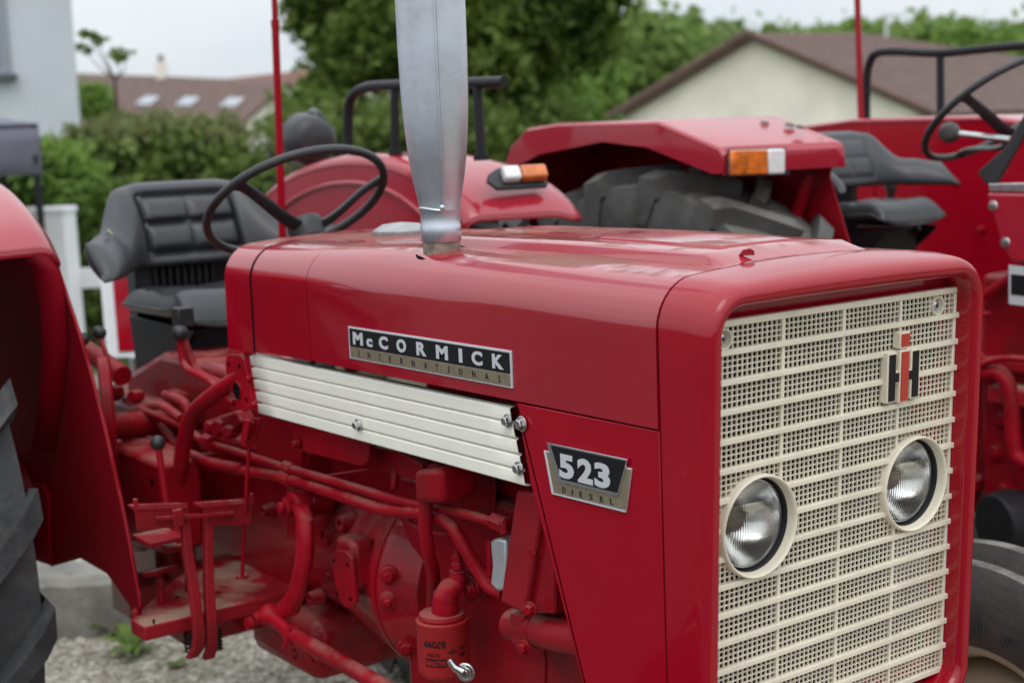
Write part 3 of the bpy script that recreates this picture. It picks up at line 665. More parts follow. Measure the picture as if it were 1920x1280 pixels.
# oil filter
FR = .0455; FC = at(834, 1260, Y=.015)
tilt = Vector((0, 0, 1))
b = MB(); b.lathe(FC, tilt, [(-.002, .030), (0, .040), (.005, FR - .001), (.010, FR), (.092, FR), (.0935, FR + .0008), (.098, FR + .0008), (.0995, FR - .002), (.0995, .02)], 48); FL = b.build('oil_filter', 'red_filter', TR, smooth=40)
b = MB(); b.lathe(FC + Vector((0, 0, .0995)), tilt, [(0, FR - .006), (.004, FR - .004), (.010, FR - .006), (.014, .026)], 40); part('filter_head', b, RE, 0, smooth=40)
part('filter_elbow', px_tube([(835, 1150, .015), (835, 1125, .015), (840, 1108, .018), (853, 1095, .03), (858, 1080, .035), (858, 1068, .035)], [.024, .0225, .020, .018, .0155, .0145], 16, 4), RE, smooth=60)
b = MB(); q = at(858, 1066, Y=.035); b.lathe(q, (0, 0, 1), [(0, .0125), (.011, .0125), (.012, .009), (.016, .009)], 6); b.lathe(q + Vector((0, 0, .016)), (0, 0, 1), [(0, .010), (.009, .010), (.010, .005), (.02, .005)], 6); part('union_nut', b, RE, .0008)
part('filter_bracket', ypoly([(868, 1070), (893, 1092), (896, 1110), (880, 1130), (868, 1120)], .06, .012), RE, .003)
b = MB(); b.bolt(at(884, 1104, Y=.058), (0, -1, 0), .009, .009); part('bracket_bolt', b, RE, .0006)
def cyl_text(txt, ang, zc, w, h, bold=0):
    v, f = glyph(txt, w, h, .0004, bold); out = []
    for x, y, z in v:
        a = ang + ((w / 2 - x)) / FR      # upside down, as the filter hangs
        out.append((FC.x + math.cos(a) * (FR + .0002 + z), FC.y + math.sin(a) * (FR + .0002 + z), FC.z + zc + h / 2 - y))
    return out, f
A0 = math.atan2(CAM[1] - FC.y, CAM[0] - FC.x)
b = MB(); v, f = cyl_text('B7099', A0 - .36, .0665, .040, .0130, .025); b.add(v, f); b.build('filter_number', 'badge_black', FL, smooth=0)
b = MB(); v, f = cyl_text('FILTERS', A0 - .42, .0475, .023, .0070, .01); b.add(v, f); b.build('filter_small_lettering', 'badge_black', FL, smooth=0)
b = MB(); rg = []
for i in range(13):
    u = -.020 + .040 * i / 12; a = A0 - .34 + u / FR; sl_ = .0
    rg.append([(FC.x + math.cos(a) * (FR + .0003), FC.y + math.sin(a) * (FR + .0003), FC.z + z) for z in (.0255, .0405)])
b.loft(rg, False); b.build('filter_label', 'badge_black', FL, smooth=60)
b = MB(); v, f = cyl_text('BALDWIN', A0 - .34, .0330, .036, .0100, .03); b.add([(FC.x + (p[0] - FC.x) * 1.012, FC.y + (p[1] - FC.y) * 1.012, p[2]) for p in v], f); b.build('filter_brand_lettering', 'red_filter', FL, smooth=0)
# round print marks on the filter
for da, zc in ((.35, .052), (.78, .056), (.78, .044)):
    b = MB(); a = A0 + da; c = FC + Vector((math.cos(a), math.sin(a), 0)) * (FR + .0002); c.z = FC.z + zc
    b.lathe(c, (math.cos(a), math.sin(a), 0), [(0, .0045), (.0004, .0045), (.0004, .0034), (0, .0034)], 20, cap=False)
    b.obox(c, Vector((-math.sin(a), math.cos(a), 0)) * .0085, (math.cos(a) * .0004, math.sin(a) * .0004, 0), (0, 0, .0008)); b.build('filter_mark', 'badge_black', FL)
# drain tap
p = at(876, 1256, Y=-.02); b = MB(); b.lathe(p, (.6, -.8, 0), [(0, .010), (.006, .0165), (.009, .0165), (.011, .014), (.010, .009), (.016, .006)], 24); b.tube([p + Vector((.006, -.012, .002)), p + Vector((-.004, -.022, .010)), p + Vector((-.012, -.026, .022))], [.009, .0065, .006], 10); part('drain_tap', b, 'steel', .0008, smooth=50)
# pump cover, alloy pump body, hose with clamp
pa = [at(px, py, Y=.0) for px, py in ((967, 918), (1019, 928), (984, 1152), (936, 1128))]
b = MB(); b.prism(pa, (0, .06, 0)); part('pump_cover', b, 'red_dusty', .006, smooth=50, seg=3)
b = MB(); pb_ = [at(px, py, Y=.012) for px, py in ((1019, 930), (1042, 938), (1040, 1150), (984, 1150))]; b.prism(pb_, (0, .05, 0)); part('pump_side_casting', b, RC, .004)
b = MB(); pc_ = [at(px, py, Y=.02) for px, py in ((955, 1148), (985, 1152), (975, 1180), (985, 1205), (968, 1215), (956, 1200))]; b.prism(pc_, (0, .05, 0)); part('pump_foot', b, 'red_dusty', .004)
for px, py in ((995, 1141), (983, 1213), (1005, 1032)):
    b = MB(); b.bolt(at(px, py, Y=-.004 if py > 1100 else .01), (.3, -1, 0), .0085, .009); part('pump_bolt', b, RE, .0006)
pp = [at(px, py, Y=.03) for px, py in ((918, 1013), (932, 1008), (948, 1012), (948, 1106), (932, 1108), (918, 1095), (922, 1060))]
b = MB(); b.prism(pp, (0, .07, 0)); part('pump_body', b, 'alloy', .005, smooth=50)
part('pump_plate', ypoly([(908, 1016), (917, 1012), (921, 1060), (918, 1097), (907, 1085), (911, 1055)], .04, .06), RE, .002)
b = px_tube([(962, 1170, .05), (1000, 1178, .045), (1045, 1188, .04), (1110, 1200, .04)], .0275, 20); part('radiator_hose', b, 'red_dusty', smooth=60)
h0, h1 = at(1000, 1178, Y=.045), at(1014, 1181, Y=.044)
b = MB(); b.lathe(h0, h1 - h0, [(0, .0278), (0, .0292), ((h1 - h0).length, .0292), ((h1 - h0).length, .0278)], 28); d = Vector((0, -.4, 1)).normalized()
b.cyl(h0 + d * .032 + Vector((-.006, -.006, 0)), h0 + d * .032 + Vector((.016, .012, -.002)), .0055, 8); part('hose_clamp', b, 'red_engine')
# embossed outline and ridges on the block
for px, py, sx_, sz_ in ((900, 905, .05, .05), (985, 1225, .06, .06)):
    p = at(px, py, Y=YB); b = MB(); b.prism([p + Vector((sx_ * math.cos(a) * (1.3 if i % 2 else 1), 0, sz_ * math.sin(a))) for i, a in enumerate([2 * PI * k / 8 for k in range(8)])], (0, -.004, 0)); part('cast_pad', b, RC, .003)
p = at(1016, 1240, Y=YB - .001); b = MB(); b.lathe(p, (0, -1, 0), [(0, .010), (.001, .010)], 16); part('cast_hole', b, 'dark_gap')
for px, py in ((735, 1003), (1005, 1000), (858, 1045), (768, 965), (927, 1065)):
    b = MB(); b.bolt(at(px, py, Y=YB - .002), (0, -1, 0), .008, .009); part('block_bolt', b, RE)
# ---------------- drop arm and drag link
b = MB(); A1 = at(558, 946, Y=.035)
b.lathe(A1 + Vector((0, .07, 0)), (0, -1, 0), [(0, .030), (.045, .030), (.05, .026)], 24); part('steering_shaft_boss', b, RC)
arm = [(560, 945), (572, 970), (572, 1040), (560, 1100), (545, 1135), (525, 1150)]
rg = []
for i, (px, py) in enumerate(arm):
    c = at(px, py, Y=.02 - .006 * i); w = (.034, .027, .025, .024, .025, .020)[i]
    rg.append([c + Vector((w * math.cos(a), .016 * math.sin(a), 0 if i < 4 else -w * .5 * math.cos(a))) for a in [2 * PI * k / 14 for k in range(14)]])
b = MB(); b.loft(rg, True, True); b.lathe(A1 + Vector((0, .0, 0)), (0, -1, 0), [(-.02, .031), (.012, .031), (.016, .027)], 24); part('drop_arm', b, RE, .0, smooth=50)
b = MB(); b.lathe(A1 + Vector((0, -.016, 0)), (0, -1, 0), [(0, .021), (.013, .021), (.015, .018)], 6); b.lathe(A1 + Vector((0, -.03, 0)), (0, -1, 0), [(0, .012), (.012, .012), (.014, .008)], 18); part('drop_arm_nut', b, RE, .001)
J = at(505, 1152, Y=-.03); b = MB(); b.sphere(J, .024, 16); b.cyl(J + Vector((-.01, -.03, -.005)), J + Vector((-.004, .03, .005)), .013, 12); b.lathe(J + Vector((-.012, -.035, -.012)), (0, -1, 0), [(0, .014), (.012, .013)], 12); part('ball_joint', b, RE, smooth=50)
e1 = at(548, 1190, Y=-.035); e2 = at(760, 1310, Y=-.06)
b = MB(); b.tube([J, e1], [.014, .013], 14); part('joint_shank', b, RE)
b = MB(); b.tube([at(540, 1184, Y=-.034), e2], .0155, 16); part('drag_link', b, RE, smooth=60)
b = MB(); d = (e2 - e1).normalized(); b.lathe(e1 - d * .006, d, [(0, .0185), (.018, .0185)], 18); b.cyl(e1 + Vector((.01, -.01, .022)), e1 + Vector((.0, -.02, -.024)), .0045, 8); part('link_clamp', b, RE, .001)
# ---------------- footplate, pedals, levers
b = MB(); b.prism([(-1.41, -.256, .668), (-1.41, YC - .13, .668), (-1.76, YC - .13, .668), (-1.76, .0, .668), (-1.56, -.18, .668), (-1.48, -.256, .668)], (0, 0, .032)); FP = part('footplate', b, 'red_dusty', .004)
b = MB(); b.lathe(at(333, 1118, Z=.7003), (0, 0, 1), [(0, .006), (.0005, .006)], 12); b.lathe(at(410, 1110, Z=.7003), (0, 0, 1), [(0, .004), (.0005, .004)], 12); part('footplate_hole', b, 'dark_gap', 0, FP)
b = MB(); b.prism([(-1.4095, p_.y, p_.z) for p_ in [at(286, 1160, X=-1.409), at(291, 1160, X=-1.409), at(290, 1170, X=-1.409), at(286, 1167, X=-1.409)]], (.0006, 0, 0)); part('footplate_slot', b, 'dark_gap', 0, FP)
b = MB(); b.box(-1.62, -1.50, -.13, .10, .60, .667); part('footplate_bracket', b, 'red_cast', .01)
PX = -1.375
def pedal(pts_pad, arm, lip, flipn):
    b = MB(); b.prism([at(px, py, X=PX) for px, py in pts_pad], (-.006, 0, 0))
    p0, p1 = at(*lip[0], X=PX), at(*lip[1], X=PX)
    b.obox((p0 + p1) / 2 + Vector((-.02, 0, .001)), (.022, 0, 0), (p1 - p0) / 2, (0, 0, .003))
    n = 18
    for i in range(n): q = p0 + (p1 - p0) * ((i + .5) / n); b.obox(q + Vector((-.002, 0, .006)), (.003, 0, 0), (p1 - p0) / n * .28, (0, 0, .004))
    PD = part('brake_pedal', b, 'red_dusty', .001)
    q = p0 if flipn else p1; b = MB(); b.obox(q + Vector((0, 0, .010)), (.004, 0, 0), (0, .004, 0), (0, 0, .012)); part('pad_stop', b, 'red_dusty', .001, PD)
    b = MB(); w = .0125
    rg = []
    for i, (px, py, xo) in enumerate(arm):
        c = at(px, py, X=PX + xo); w = .0088 + .0022 * ss(1000, 1200, py)
        rg.append([c + Vector(q_) for q_ in ((.007, -w, 0), (.007, w, 0), (-.012, w, 0), (-.012, -w, 0))])
    b.loft(rg, True, True); part('pedal_arm', b, 'red_dusty', .002, PD)
pedal([(254, 956), (354, 953), (354, 985), (258, 995)], [(347, 972, -.008), (352, 1030, .0), (362, 1090, .012), (370, 1150, .022), (374, 1190, .022), (372, 1215, .012), (360, 1232, -.012)], ((255, 955), (353, 952)), True)
pedal([(378, 951), (474, 943), (471, 984), (396, 985)], [(390, 968, -.008), (391, 1030, .0), (392, 1090, .012), (395, 1150, .022), (397, 1190, .022), (397, 1216, .012), (391, 1234, -.012)], ((378, 951), (473, 944)), False)
b = MB(); p0, p1 = at(292, 972, X=PX + .008), at(438, 962, X=PX + .008); b.obox((p0 + p1) / 2, (.004, 0, 0), (p1 - p0) / 2, (0, 0, .004)); q = at(333, 970, X=PX + .012); b.obox(q, (.007, 0, 0), (0, .010, 0), (0, 0, .017)); part('pedal_lock_bar', b, 'red_dusty', .001)
b = MB(); c0 = at(404, 1180, X=PX - .04); b.tube([c0 + Vector((.012 * math.cos(a), .012 * math.sin(a), -.004 * a / PI)) for a in [i * PI / 6 for i in range(66)]], .0022, 6); part('return_spring', b, 'black_metal')
b = MB(); c0 = at(356, 1185, X=PX - .06); b.tube([c0 + Vector((.012 * math.cos(a), .012 * math.sin(a), -.004 * a / PI)) for a in [i * PI / 6 for i in range(66)]], .0022, 6); part('return_spring', b, 'black_metal')
# foot button
p = at(303, 1128, Z=.700); b = MB(); b.cyl(p, p + Vector((0, 0, .05)), .009, 12); b.cyl(p + Vector((0, 0, .05)), p + Vector((0, 0, .062)), .006, 10)
q = p + Vector((0, 0, .066)); b.obox(q, (.016, .01, .004), (-.012, .028, -.002), (0, 0, .004))
for i in range(7): b.obox(q + Vector((-.012, .028, -.002)) * (-.9 + .3 * i) + Vector((0, 0, .005)), (.016, .01, .004), (-.0012, .0028, 0), (0, 0, .0022))
part('foot_button', b, 'red_dusty', .0006)
# low lever with black knob
p0, p1 = at(313, 950, Y=-.125), at(296, 830, Y=-.125)
b = MB(); b.tube([p0, p1], .0075, 10); LV = part('hand_lever', b, RE); b = MB(); b.sphere(p1, .0165, 16); part('lever_knob', b, 'black_plastic', 0, LV, smooth=60)
b = MB(); b.tube([p0, p0 + Vector((.02, .03, -.12)), p0 + Vector((-.03, .05, -.22))], .012, 8, 4); b.box(p0.x - .05, p0.x + .04, p0.y - .02, p0.y + .02, p0.z - .085, p0.z - .078); part('lever_linkage', b, 'red_dusty', .001)
# step plate under the pedals
b = MB(); q = at(315, 1003, X=-1.5); b.box(q.x - .05, q.x + .05, q.y - .06, q.y + .02, q.z - .004, q.z + .004); part('foot_tread', b, 'red_dusty', .001)
# thin rod with clevis down to the footplate
b = MB(); b.tube([at(471, 790, Y=-.03), at(463, 900, Y=-.03), at(454, 1080, Y=-.03)], .0045, 8); RD = part('control_rod', b, RE)
b = MB(); q = at(454, 1082, Z=.7003); b.lathe(q, (0, 0, 1), [(0, .016), (.006, .014), (.010, .006)], 14); part('rod_grommet', b, 'red_dusty', 0, RD)
b = MB(); c0, c1 = at(474, 785, Y=-.03), at(466, 828, Y=-.03); ax = (c1 - c0) / 2
for s_ in (-.011, .011): b.obox((c0 + c1) / 2 + Vector((0, s_, 0)), (.012, 0, 0), (0, .0025, 0), ax)
b.obox(c1, (.011, 0, 0), (0, .013, 0), (0, 0, .008)); part('clevis', b, RE, .001, RD)
# twin hand levers beside the seat with black knobs
b = px_tube([(338, 630, -.01), (340, 660, -.01), (350, 690, -.01), (390, 712, -.015), (440, 755, -.03)], .0085, 10); LV = part('hand_lever', b, RE, smooth=60)
b = MB(); b.sphere(at(338, 624, Y=-.01), .0185, 18); part('lever_knob', b, 'black_plastic', 0, LV, smooth=60)
b = px_tube([(346, 640, .02), (358, 675, .02), (372, 698, .02), (420, 722, .0)], .0095, 10); LV = part('hand_lever', b, RE, smooth=60)
# quadrant levers by the mudguard
b = px_tube([(187, 632, -.06), (198, 660, -.06), (204, 690, -.06), (206, 725, -.06)], .006, 10); LV = part('quadrant_lever', b, RE, smooth=60)
b = MB(); b.sphere(at(186, 624, Y=-.06), .0175, 16); part('lever_knob', b, 'black_plastic', 0, LV, smooth=60)
b = px_tube([(153, 640, -.10), (160, 680, -.10), (168, 720, -.10)], .006, 10); LV = part('quadrant_lever', b, RE, smooth=60)
b = MB(); b.sphere(at(154, 636, Y=-.10), .0175, 16); part('lever_knob', b, 'black_plastic', 0, LV, smooth=60)
# big curved tube (frame of the driver step) and axle parts
b = px_tube([(332, 965, -.04), (336, 900, -.04), (345, 830, -.04), (362, 775, -.04), (400, 740, -.035), (440, 712, -.03), (470, 690, -.02)], .0175, 14); part('column_support', b, RE, smooth=60)
b = MB(); b.cyl(at(195, 800, Y=-.10), at(320, 792, Y=.10), .032, 20); part('axle_shaft', b, RE, smooth=60)
b = MB(); q = Vector((-2.2, 0, .80)); b.lathe((-2.2, -.34, .80), (0, 1, 0), [(0, .15), (.05, .14), (.14, .11), (.26, .12), (.40, .17)], 28); part('axle_trumpet', b, RC, smooth=50)
b = MB(); b.lathe((-2.2, .81, .80), (0, -1, 0), [(0, .15), (.05, .14), (.14, .11), (.26, .12), (.40, .17)], 28); part('axle_trumpet', b, RC, smooth=50)
b = MB(); q = at(190, 775, Y=-.13); b.lathe(q, (.35, 1, 0), [(0, .13), (.022, .13), (.028, .12)], 36); part('brake_drum', b, RE, .002, smooth=50)
b = MB(); b.prism([at(px, py, Y=-.09) for px, py in ((200, 830), (232, 842), (300, 870), (308, 1040), (200, 1010))], (0, .10, 0)); part('brake_cover', b, RE, .012)
b = MB(); b.lathe(at(285, 903, Y=-.092), (0, -1, 0), [(0, .008), (.001, .008)], 12); part('cover_hole', b, 'dark_gap')
# lift arm and links in the clutter behind
for pts, r in (([(160, 655, -.02), (230, 705, .0)], .026), ([(250, 770, .03), (300, 760, .03), (340, 785, .02)], .011), ([(205, 825, .02), (260, 820, .02), (330, 850, .0)], .014), ([(310, 740, .06), (345, 755, .05), (360, 800, .05)], .012)):
    part('lift_link', px_tube(pts, r, 12), RE, smooth=60)
for px, py, r in ((420, 800, .020), (440, 808, .016), (404, 798, .013), (222, 735, .022), (262, 742, .018), (300, 848, .016), (370, 820, .015), (395, 856, .013)):
    b = MB(); b.lathe(at(px, py, Y=.05), (.5, -.8, .1), [(0, r), (.03, r), (.034, r * .8)], 6); part('linkage_nut', b, RE, .001)
b = MB(); b.prism([at(px, py, Y=.04) for px, py in ((380, 790), (440, 770), (452, 792), (430, 812), (385, 815))], (0, .04, 0)); part('lift_valve_casting', b, RC, .006)
b = MB(); b.prism([at(px, py, Y=.10) for px, py in ((235, 700), (300, 660), (420, 690), (440, 790), (300, 830), (230, 800))], (0, .2, 0)); part('transmission_top', b, RC, .02)
b = MB(); p = at(345, 735, Y=.12); b.lathe(p + Vector((0, .1, 0)), (0, 0, 1), [(-.02, .13), (.0, .13), (.015, .11)], 28); part('top_cover', b, RE, .003)
# ---------------- steering wheel
def steering_wheel(parent, c, r, t, spokes, down=.07, rimr=.0098, colr=.03, collen=.35):
    n = Vector((-math.sin(t), 0, math.cos(t))); u = Vector((0, 1, 0)); v = n.cross(u)
    b = MB(); N_ = 64; rg = []
    for i in range(N_):
        a = 2 * PI * i / N_; e = u * math.cos(a) + v * math.sin(a)
        rg.append([c + e * (r + rimr * math.cos(q)) + n * rimr * 1.05 * math.sin(q) for q in [2 * PI * k / 12 for k in range(12)]])
    rg.append(rg[0]); b.loft(rg, True); RW = b.build('steering_wheel', 'black_plastic', parent, smooth=60)
    hub = c - n * down
    for a in spokes:
        e = u * math.cos(a) + v * math.sin(a); w = n.cross(e); b = MB(); rg = []
        for k in range(9):
            q = k / 8; p = hub + e * (.02 + (r - .02) * q) + n * (down * ss(.0, 1.0, q)) ; ww = .019 - .006 * q + .010 * ss(.85, 1, q); hh = .009
            rg.append([p + w * ww * math.cos(x) + n * hh * math.sin(x) for x in [2 * PI * j / 10 for j in range(10)]])
        b.loft(rg, True, True); b.build('spoke', 'black_plastic', RW, smooth=60)
    b = MB(); b.lathe(hub, n, [(-.03, .034), (.008, .042), (.018, .038), (.024, .026), (.025, .001)], 28); b.build('wheel_hub', 'black_plastic', RW, smooth=40)
    b = MB(); b.cyl(hub - n * .02, hub - n * collen, colr, 16); b.build('steering_column', 'black_metal', parent, smooth=60)
    return RW
steering_wheel(TR, Vector((-1.583, .243, 1.527)), .207, math.radians(34), [math.radians(a) for a in (207, 338, 92)])
# ---------------- seat
def seat(parent, c, sc=1.0, mt='black_vinyl', relief=1.0):
    """c = middle of the cushion front lower edge; returns parts"""
    c = Vector(c)
    nu, nv = 64, 30
    def back(u, v, side):
        a = abs(u)
        top = .335 - .108 * ss(.175, .265, a) - .015 * ss(.28, .34, a) - .012 * ss(.1, .19, a); bot = .112 - .006 * ss(.2, .33, a)
        wv = .26 * ss(.13, .38, a); eu = 1 - ss(.335, .356, a)
        # rounded edge
        ev = math.sin(PI * min(1, max(0, v))) ** .38 if 0 < v < 1 else 0
        e = ev * math.sqrt(max(0, eu)) if eu < 1 else ev
        th = .036 * e
        z = bot + (top - bot) * v
        w = -.36 + wv - .10 * (v - .5)
        if side > 0 and a < .15:
            g = 0
            for gv in (.84, .52): g += math.exp(-((v - gv) / .035) ** 2)
            g += .8 * math.exp(-((v - .17) / .05) ** 2)
            g = min(1, g) * (1 - ss(.115, .14, a)); g = max(g, .7 * math.exp(-(a / .010) ** 2) * ss(.15, .2, v) * (1 - ss(.8, .86, v)), math.exp(-((a - .135) / .010) ** 2) * ss(.12, .2, v) * (1 - ss(.84, .9, v)))
            th -= .021 * g * relief
            if a < .13 and .17 < v < .84: th += .008 * relief * abs(math.sin(PI * (v - .17) / .335)) ** .6
        t_ = min(1, max(0, (a - .13) / .25)); dw = .26 * 6 * t_ * (1 - t_) / .25 * (1 if u > 0 else -1); nl = math.hypot(1, dw)
        return c + Vector((w + side * th / nl, u - side * th * dw / nl, z)) * sc
    b = MB()
    for side in (1, -1):
        rg = [[back(-.356 + .712 * i / nu, j / nv, side) for i in range(nu + 1)] for j in range(nv + 1)]
        b.loft(rg, False)
    SB = b.build('seat_backrest', mt, parent, smooth=70)
    b = MB()
    def cush(u, v, side):
        x = -.40 + .40 * v; y = .178 * u
        e = (1 - abs(u) ** 6) ** .5 * (1 - abs(2 * v - 1) ** 6) ** .5 if abs(u) < 1 and 0 < v < 1 else 0
        zz = .0 + (.058 * e * side if side > 0 else -.02 * e)
        zz += (.022 * abs(u) ** 2.5 + .012 * ss(.6, .95, v) * 1.0 - .03 * ss(.8, 1, v)) * (1 if side > 0 else .6)
        if side > 0: zz -= .006 * e * (math.exp(-((v - .3) / .03) ** 2) + math.exp(-((v - .6) / .03) ** 2) + math.exp(-(u / .04) ** 2))
        return c + Vector((x, y * (1 + .03 * e), zz)) * sc
    for side in (1, -1):
        b.loft([[cush(-1 + 2 * i / 40, j / 30, side) for i in range(41)] for j in range(31)], False)
    b.build('seat_cushion', mt, parent, smooth=70)
    b = MB(); pts = [cush(u, v, 1) + Vector((0, 0, -.006)) for u, v in [(-1, i / 12) for i in range(13)] + [(-1 + 2 * i / 12, 1) for i in range(1, 13)] + [(1, 1 - i / 12) for i in range(1, 13)]]
    b.tube(pts, .006 * sc, 6); b.build('seat_piping', mt, parent, smooth=60)
    # back panel and suspension frame
    b = MB(); b.box(c.x - .46 * sc, c.x - .40 * sc, c.y - .14 * sc, c.y + .14 * sc, c.z - .06, c.z + .20 * sc); 
    for i in range(9): y = c.y + (-.085 + .021 * i) * sc; b.cyl((c.x - .395 * sc, y, c.z), (c.x - .395 * sc, y, c.z + .14 * sc), .009 * sc, 8)
    b.build('seat_back_frame', 'black_plastic', parent, bevel=.004)
    b = MB()
    for s_ in (-1, 1):
        y = c.y + s_ * .15 * sc
        b.prism([(c.x - .44 * sc, y, c.z - .02), (c.x - .02 * sc, y, c.z - .03), (c.x - .06 * sc, y, c.z - .06), (c.x - .30 * sc, y, c.z - .26 * sc), (c.x - .40 * sc, y, c.z - .26 * sc)], (0, .012, 0))
        b.cyl((c.x - .40 * sc, y - .02 * s_, c.z - .24 * sc), (c.x - .08 * sc, y - .02 * s_, c.z - .05 * sc), .012, 8)
    b.box(c.x - .42 * sc, c.x - .04 * sc, c.y - .17 * sc, c.y + .17 * sc, c.z - .30 * sc, c.z - .26 * sc); b.box(c.x - .38 * sc, c.x - .10 * sc, c.y - .13 * sc, c.y + .13 * sc, c.z - .26 * sc, c.z - .035)
    b.build('seat_suspension', 'black_metal', parent, bevel=.003)
    return SB
seat(TR, (-1.99, .315, 1.240))
b = MB(); q = at(335, 597, Y=.0); b.box(q.x - .02, q.x + .02, q.y - .01, q.y + .03, q.z - .02, q.z + .025); part('seat_latch', b, 'black_plastic', .004)
b = MB(); b.tube([at(203, 432, X=-2.19), at(210, 441, X=-2.19)], .004, 6); part('seat_tear', b, 'rim_cream')
# ---------------- rear mudguards
prof = [(-2.98, 1.33), (-2.90, 1.415), (-2.78, 1.50), (-2.62, 1.566), (-2.44, 1.607), (-2.26, 1.625), (-2.08, 1.622), (-1.92, 1.598), (-1.79, 1.555), (-1.70, 1.508), (-1.645, 1.460)]
def spline(P, k=4):
    P = [Vector((p[0], 0, p[1])) for p in P]; Q = []
    for i in range(len(P) - 1):
        p0, p1, p2, p3 = P[max(i - 1, 0)], P[i], P[i + 1], P[min(i + 2, len(P) - 1)]
        for j in range(k):
            t = j / k; Q.append(.5 * ((2 * p1) + (p2 - p0) * t + (2 * p0 - 5 * p1 + 4 * p2 - p3) * t * t + (3 * p1 - p0 - 3 * p2 + p3) * t ** 3))
    return [(q.x, q.z) for q in Q] + [(P[-1].x, P[-1].z)]
FPR = spline(prof)
def mudguard(sgn):
    b = MB(); yi, yo = .50, .79; rg = []
    for k in range(15):
        q = k / 14; y = yi + (yo - yi) * q
        dz = (-.015 if sgn > 0 else -.09) * (ss(.72, 1, q) ** 1.5) + .0 - .03 * (1 - ss(0, .14, q)) ** 2; dx = .11 * q
        sh = 1.0
        rg.append([(x + dx * ss(-2.4, -1.7, x) - (.055 if sgn < 0 else 0), YC + sgn * y, z + dz) for x, z in FPR])
    b.loft(rg, False); o = b.build('mudguard', 'red_faded', TR, smooth=60, solid=.004)
    # lip under the front edge
    b = MB(); e = [r[-1] for r in rg]; b.loft([[Vector(p) for p in e], [Vector(p) + Vector((-.004, 0, -.010)) for p in e], [Vector(p) + Vector((-.016, 0, -.010)) for p in e]], False); b.build('mudguard_lip', 'red_faded', o, smooth=60, solid=.002)
    # inner disc plate
    b = MB(); pts = [Vector((x, YC + sgn * .503, z - .032)) for x, z in FPR]; low = [Vector((-1.66, YC + sgn * .503, 1.25)), Vector((-2.9, YC + sgn * .503, 1.25))]
    if sgn < 0: return o          # the side plate closes this one
    b.prism(pts + low, (0, sgn * .004, 0)); b.build('mudguard_inner', 'red_faded', o)
    b = MB(); b.tube([Vector((-2.2 + (x + 2.2) * .80, YC + sgn * .4995, 1.25 + (z - 1.28) * .86)) for x, z in FPR], .007, 8); b.build('mudguard_bead', 'red_faded', o, smooth=60)
    return o
MG = mudguard(1); tag(MG, 'far rear mudguard with rail, work lamp and amber lamp'); MR = mudguard(-1)
# amber and clear marker lamp on the far mudguard
lc = at(967, 336, Y=.90)
b = MB(); uu = Vector((.25, 1, 0)).normalized(); vv = Vector((-.55, .14, .8)).normalized(); ww = uu.cross(vv)
if ww.x < 0: ww = -ww
b.prism([lc + uu * a_ + vv * c_ for a_, c_ in ((-.085, -.008), (-.062, -.034), (.075, -.034), (.080, -.02), (.080, .030), (-.045, .030), (-.075, .012))], ww * .012); ML = b.build('marker_lamp', 'black_plastic', TR, bevel=.004)
b = MB(); b.obox(lc + ww * .024 + uu * .040, uu * .036, vv * .020, ww * .014); b.build('amber_lens', 'amber', ML, bevel=.008, seg=3)
b = MB(); b.obox(lc + ww * .024 - uu * .020, uu * .0235, vv * .020, ww * .014); b.build('clear_lens', 'clear_lens', ML, bevel=.008, seg=3)
# hand rail on the far mudguard
RY = .80
r0 = [at(653, 275, Y=RY), at(653, 215, Y=RY), at(660, 182, Y=RY), at(685, 165, Y=RY), at(740, 160, Y=RY), at(945, 154, Y=RY)]
b = MB(); b.tube(r0, .0145, 10, 5); RL = part('hand_rail', b, 'black_metal', smooth=60)
for x0_, y0_, x1_, y1_ in ((740, 165, 741, 282), (895, 162, 902, 292)):
    b = MB(); b.tube([at(x0_, y0_, Y=RY), at(x1_, y1_, Y=RY)], .0125, 10); b.lathe(at(x1_, y1_, Y=RY) + Vector((0, 0, -.012)), (0, 0, 1), [(0, .02), (.015, .02)], 10); part('rail_post', b, 'black_metal', 0, RL)
# work lamp
wc = at(575, 262, Y=.92); b = MB(); b.lathe(wc + Vector((.075, 0, -.01)), (-1, .05, .1), [(0, .010), (.004, .05), (.02, .075), (.06, .082), (.11, .085), (.12, .08)], 32); b.tube([wc + Vector((.0, .02, .07)), wc + Vector((-.05, .06, .085)), wc + Vector((-.08, .1, .06))], .017, 8, 3); b.tube([wc + Vector((0, 0, -.07)), wc + Vector((-.02, .02, -.2))], .014, 8); part('work_lamp', b, 'black_plastic', smooth=50)
# thin red mast behind the seat
b = MB(); a0 = at(531, 470, Y=.52); a1 = at(516, 45, Y=.52); a2 = a1 + (a1 - a0) * .8
b.tube([a0, a1], .0105, 10); b.tube([a1, a2], .008, 10); b.lathe(a1, a1 - a0, [(-.01, .012), (.01, .012)], 10); part('mast', b, 'red_side', smooth=60)
b = MB(); b.box(a0.x - .04, a0.x + .04, a0.y - .04, a0.y + .04, 1.1, a0.z + .02); part('mast_socket', b, RE, .005)
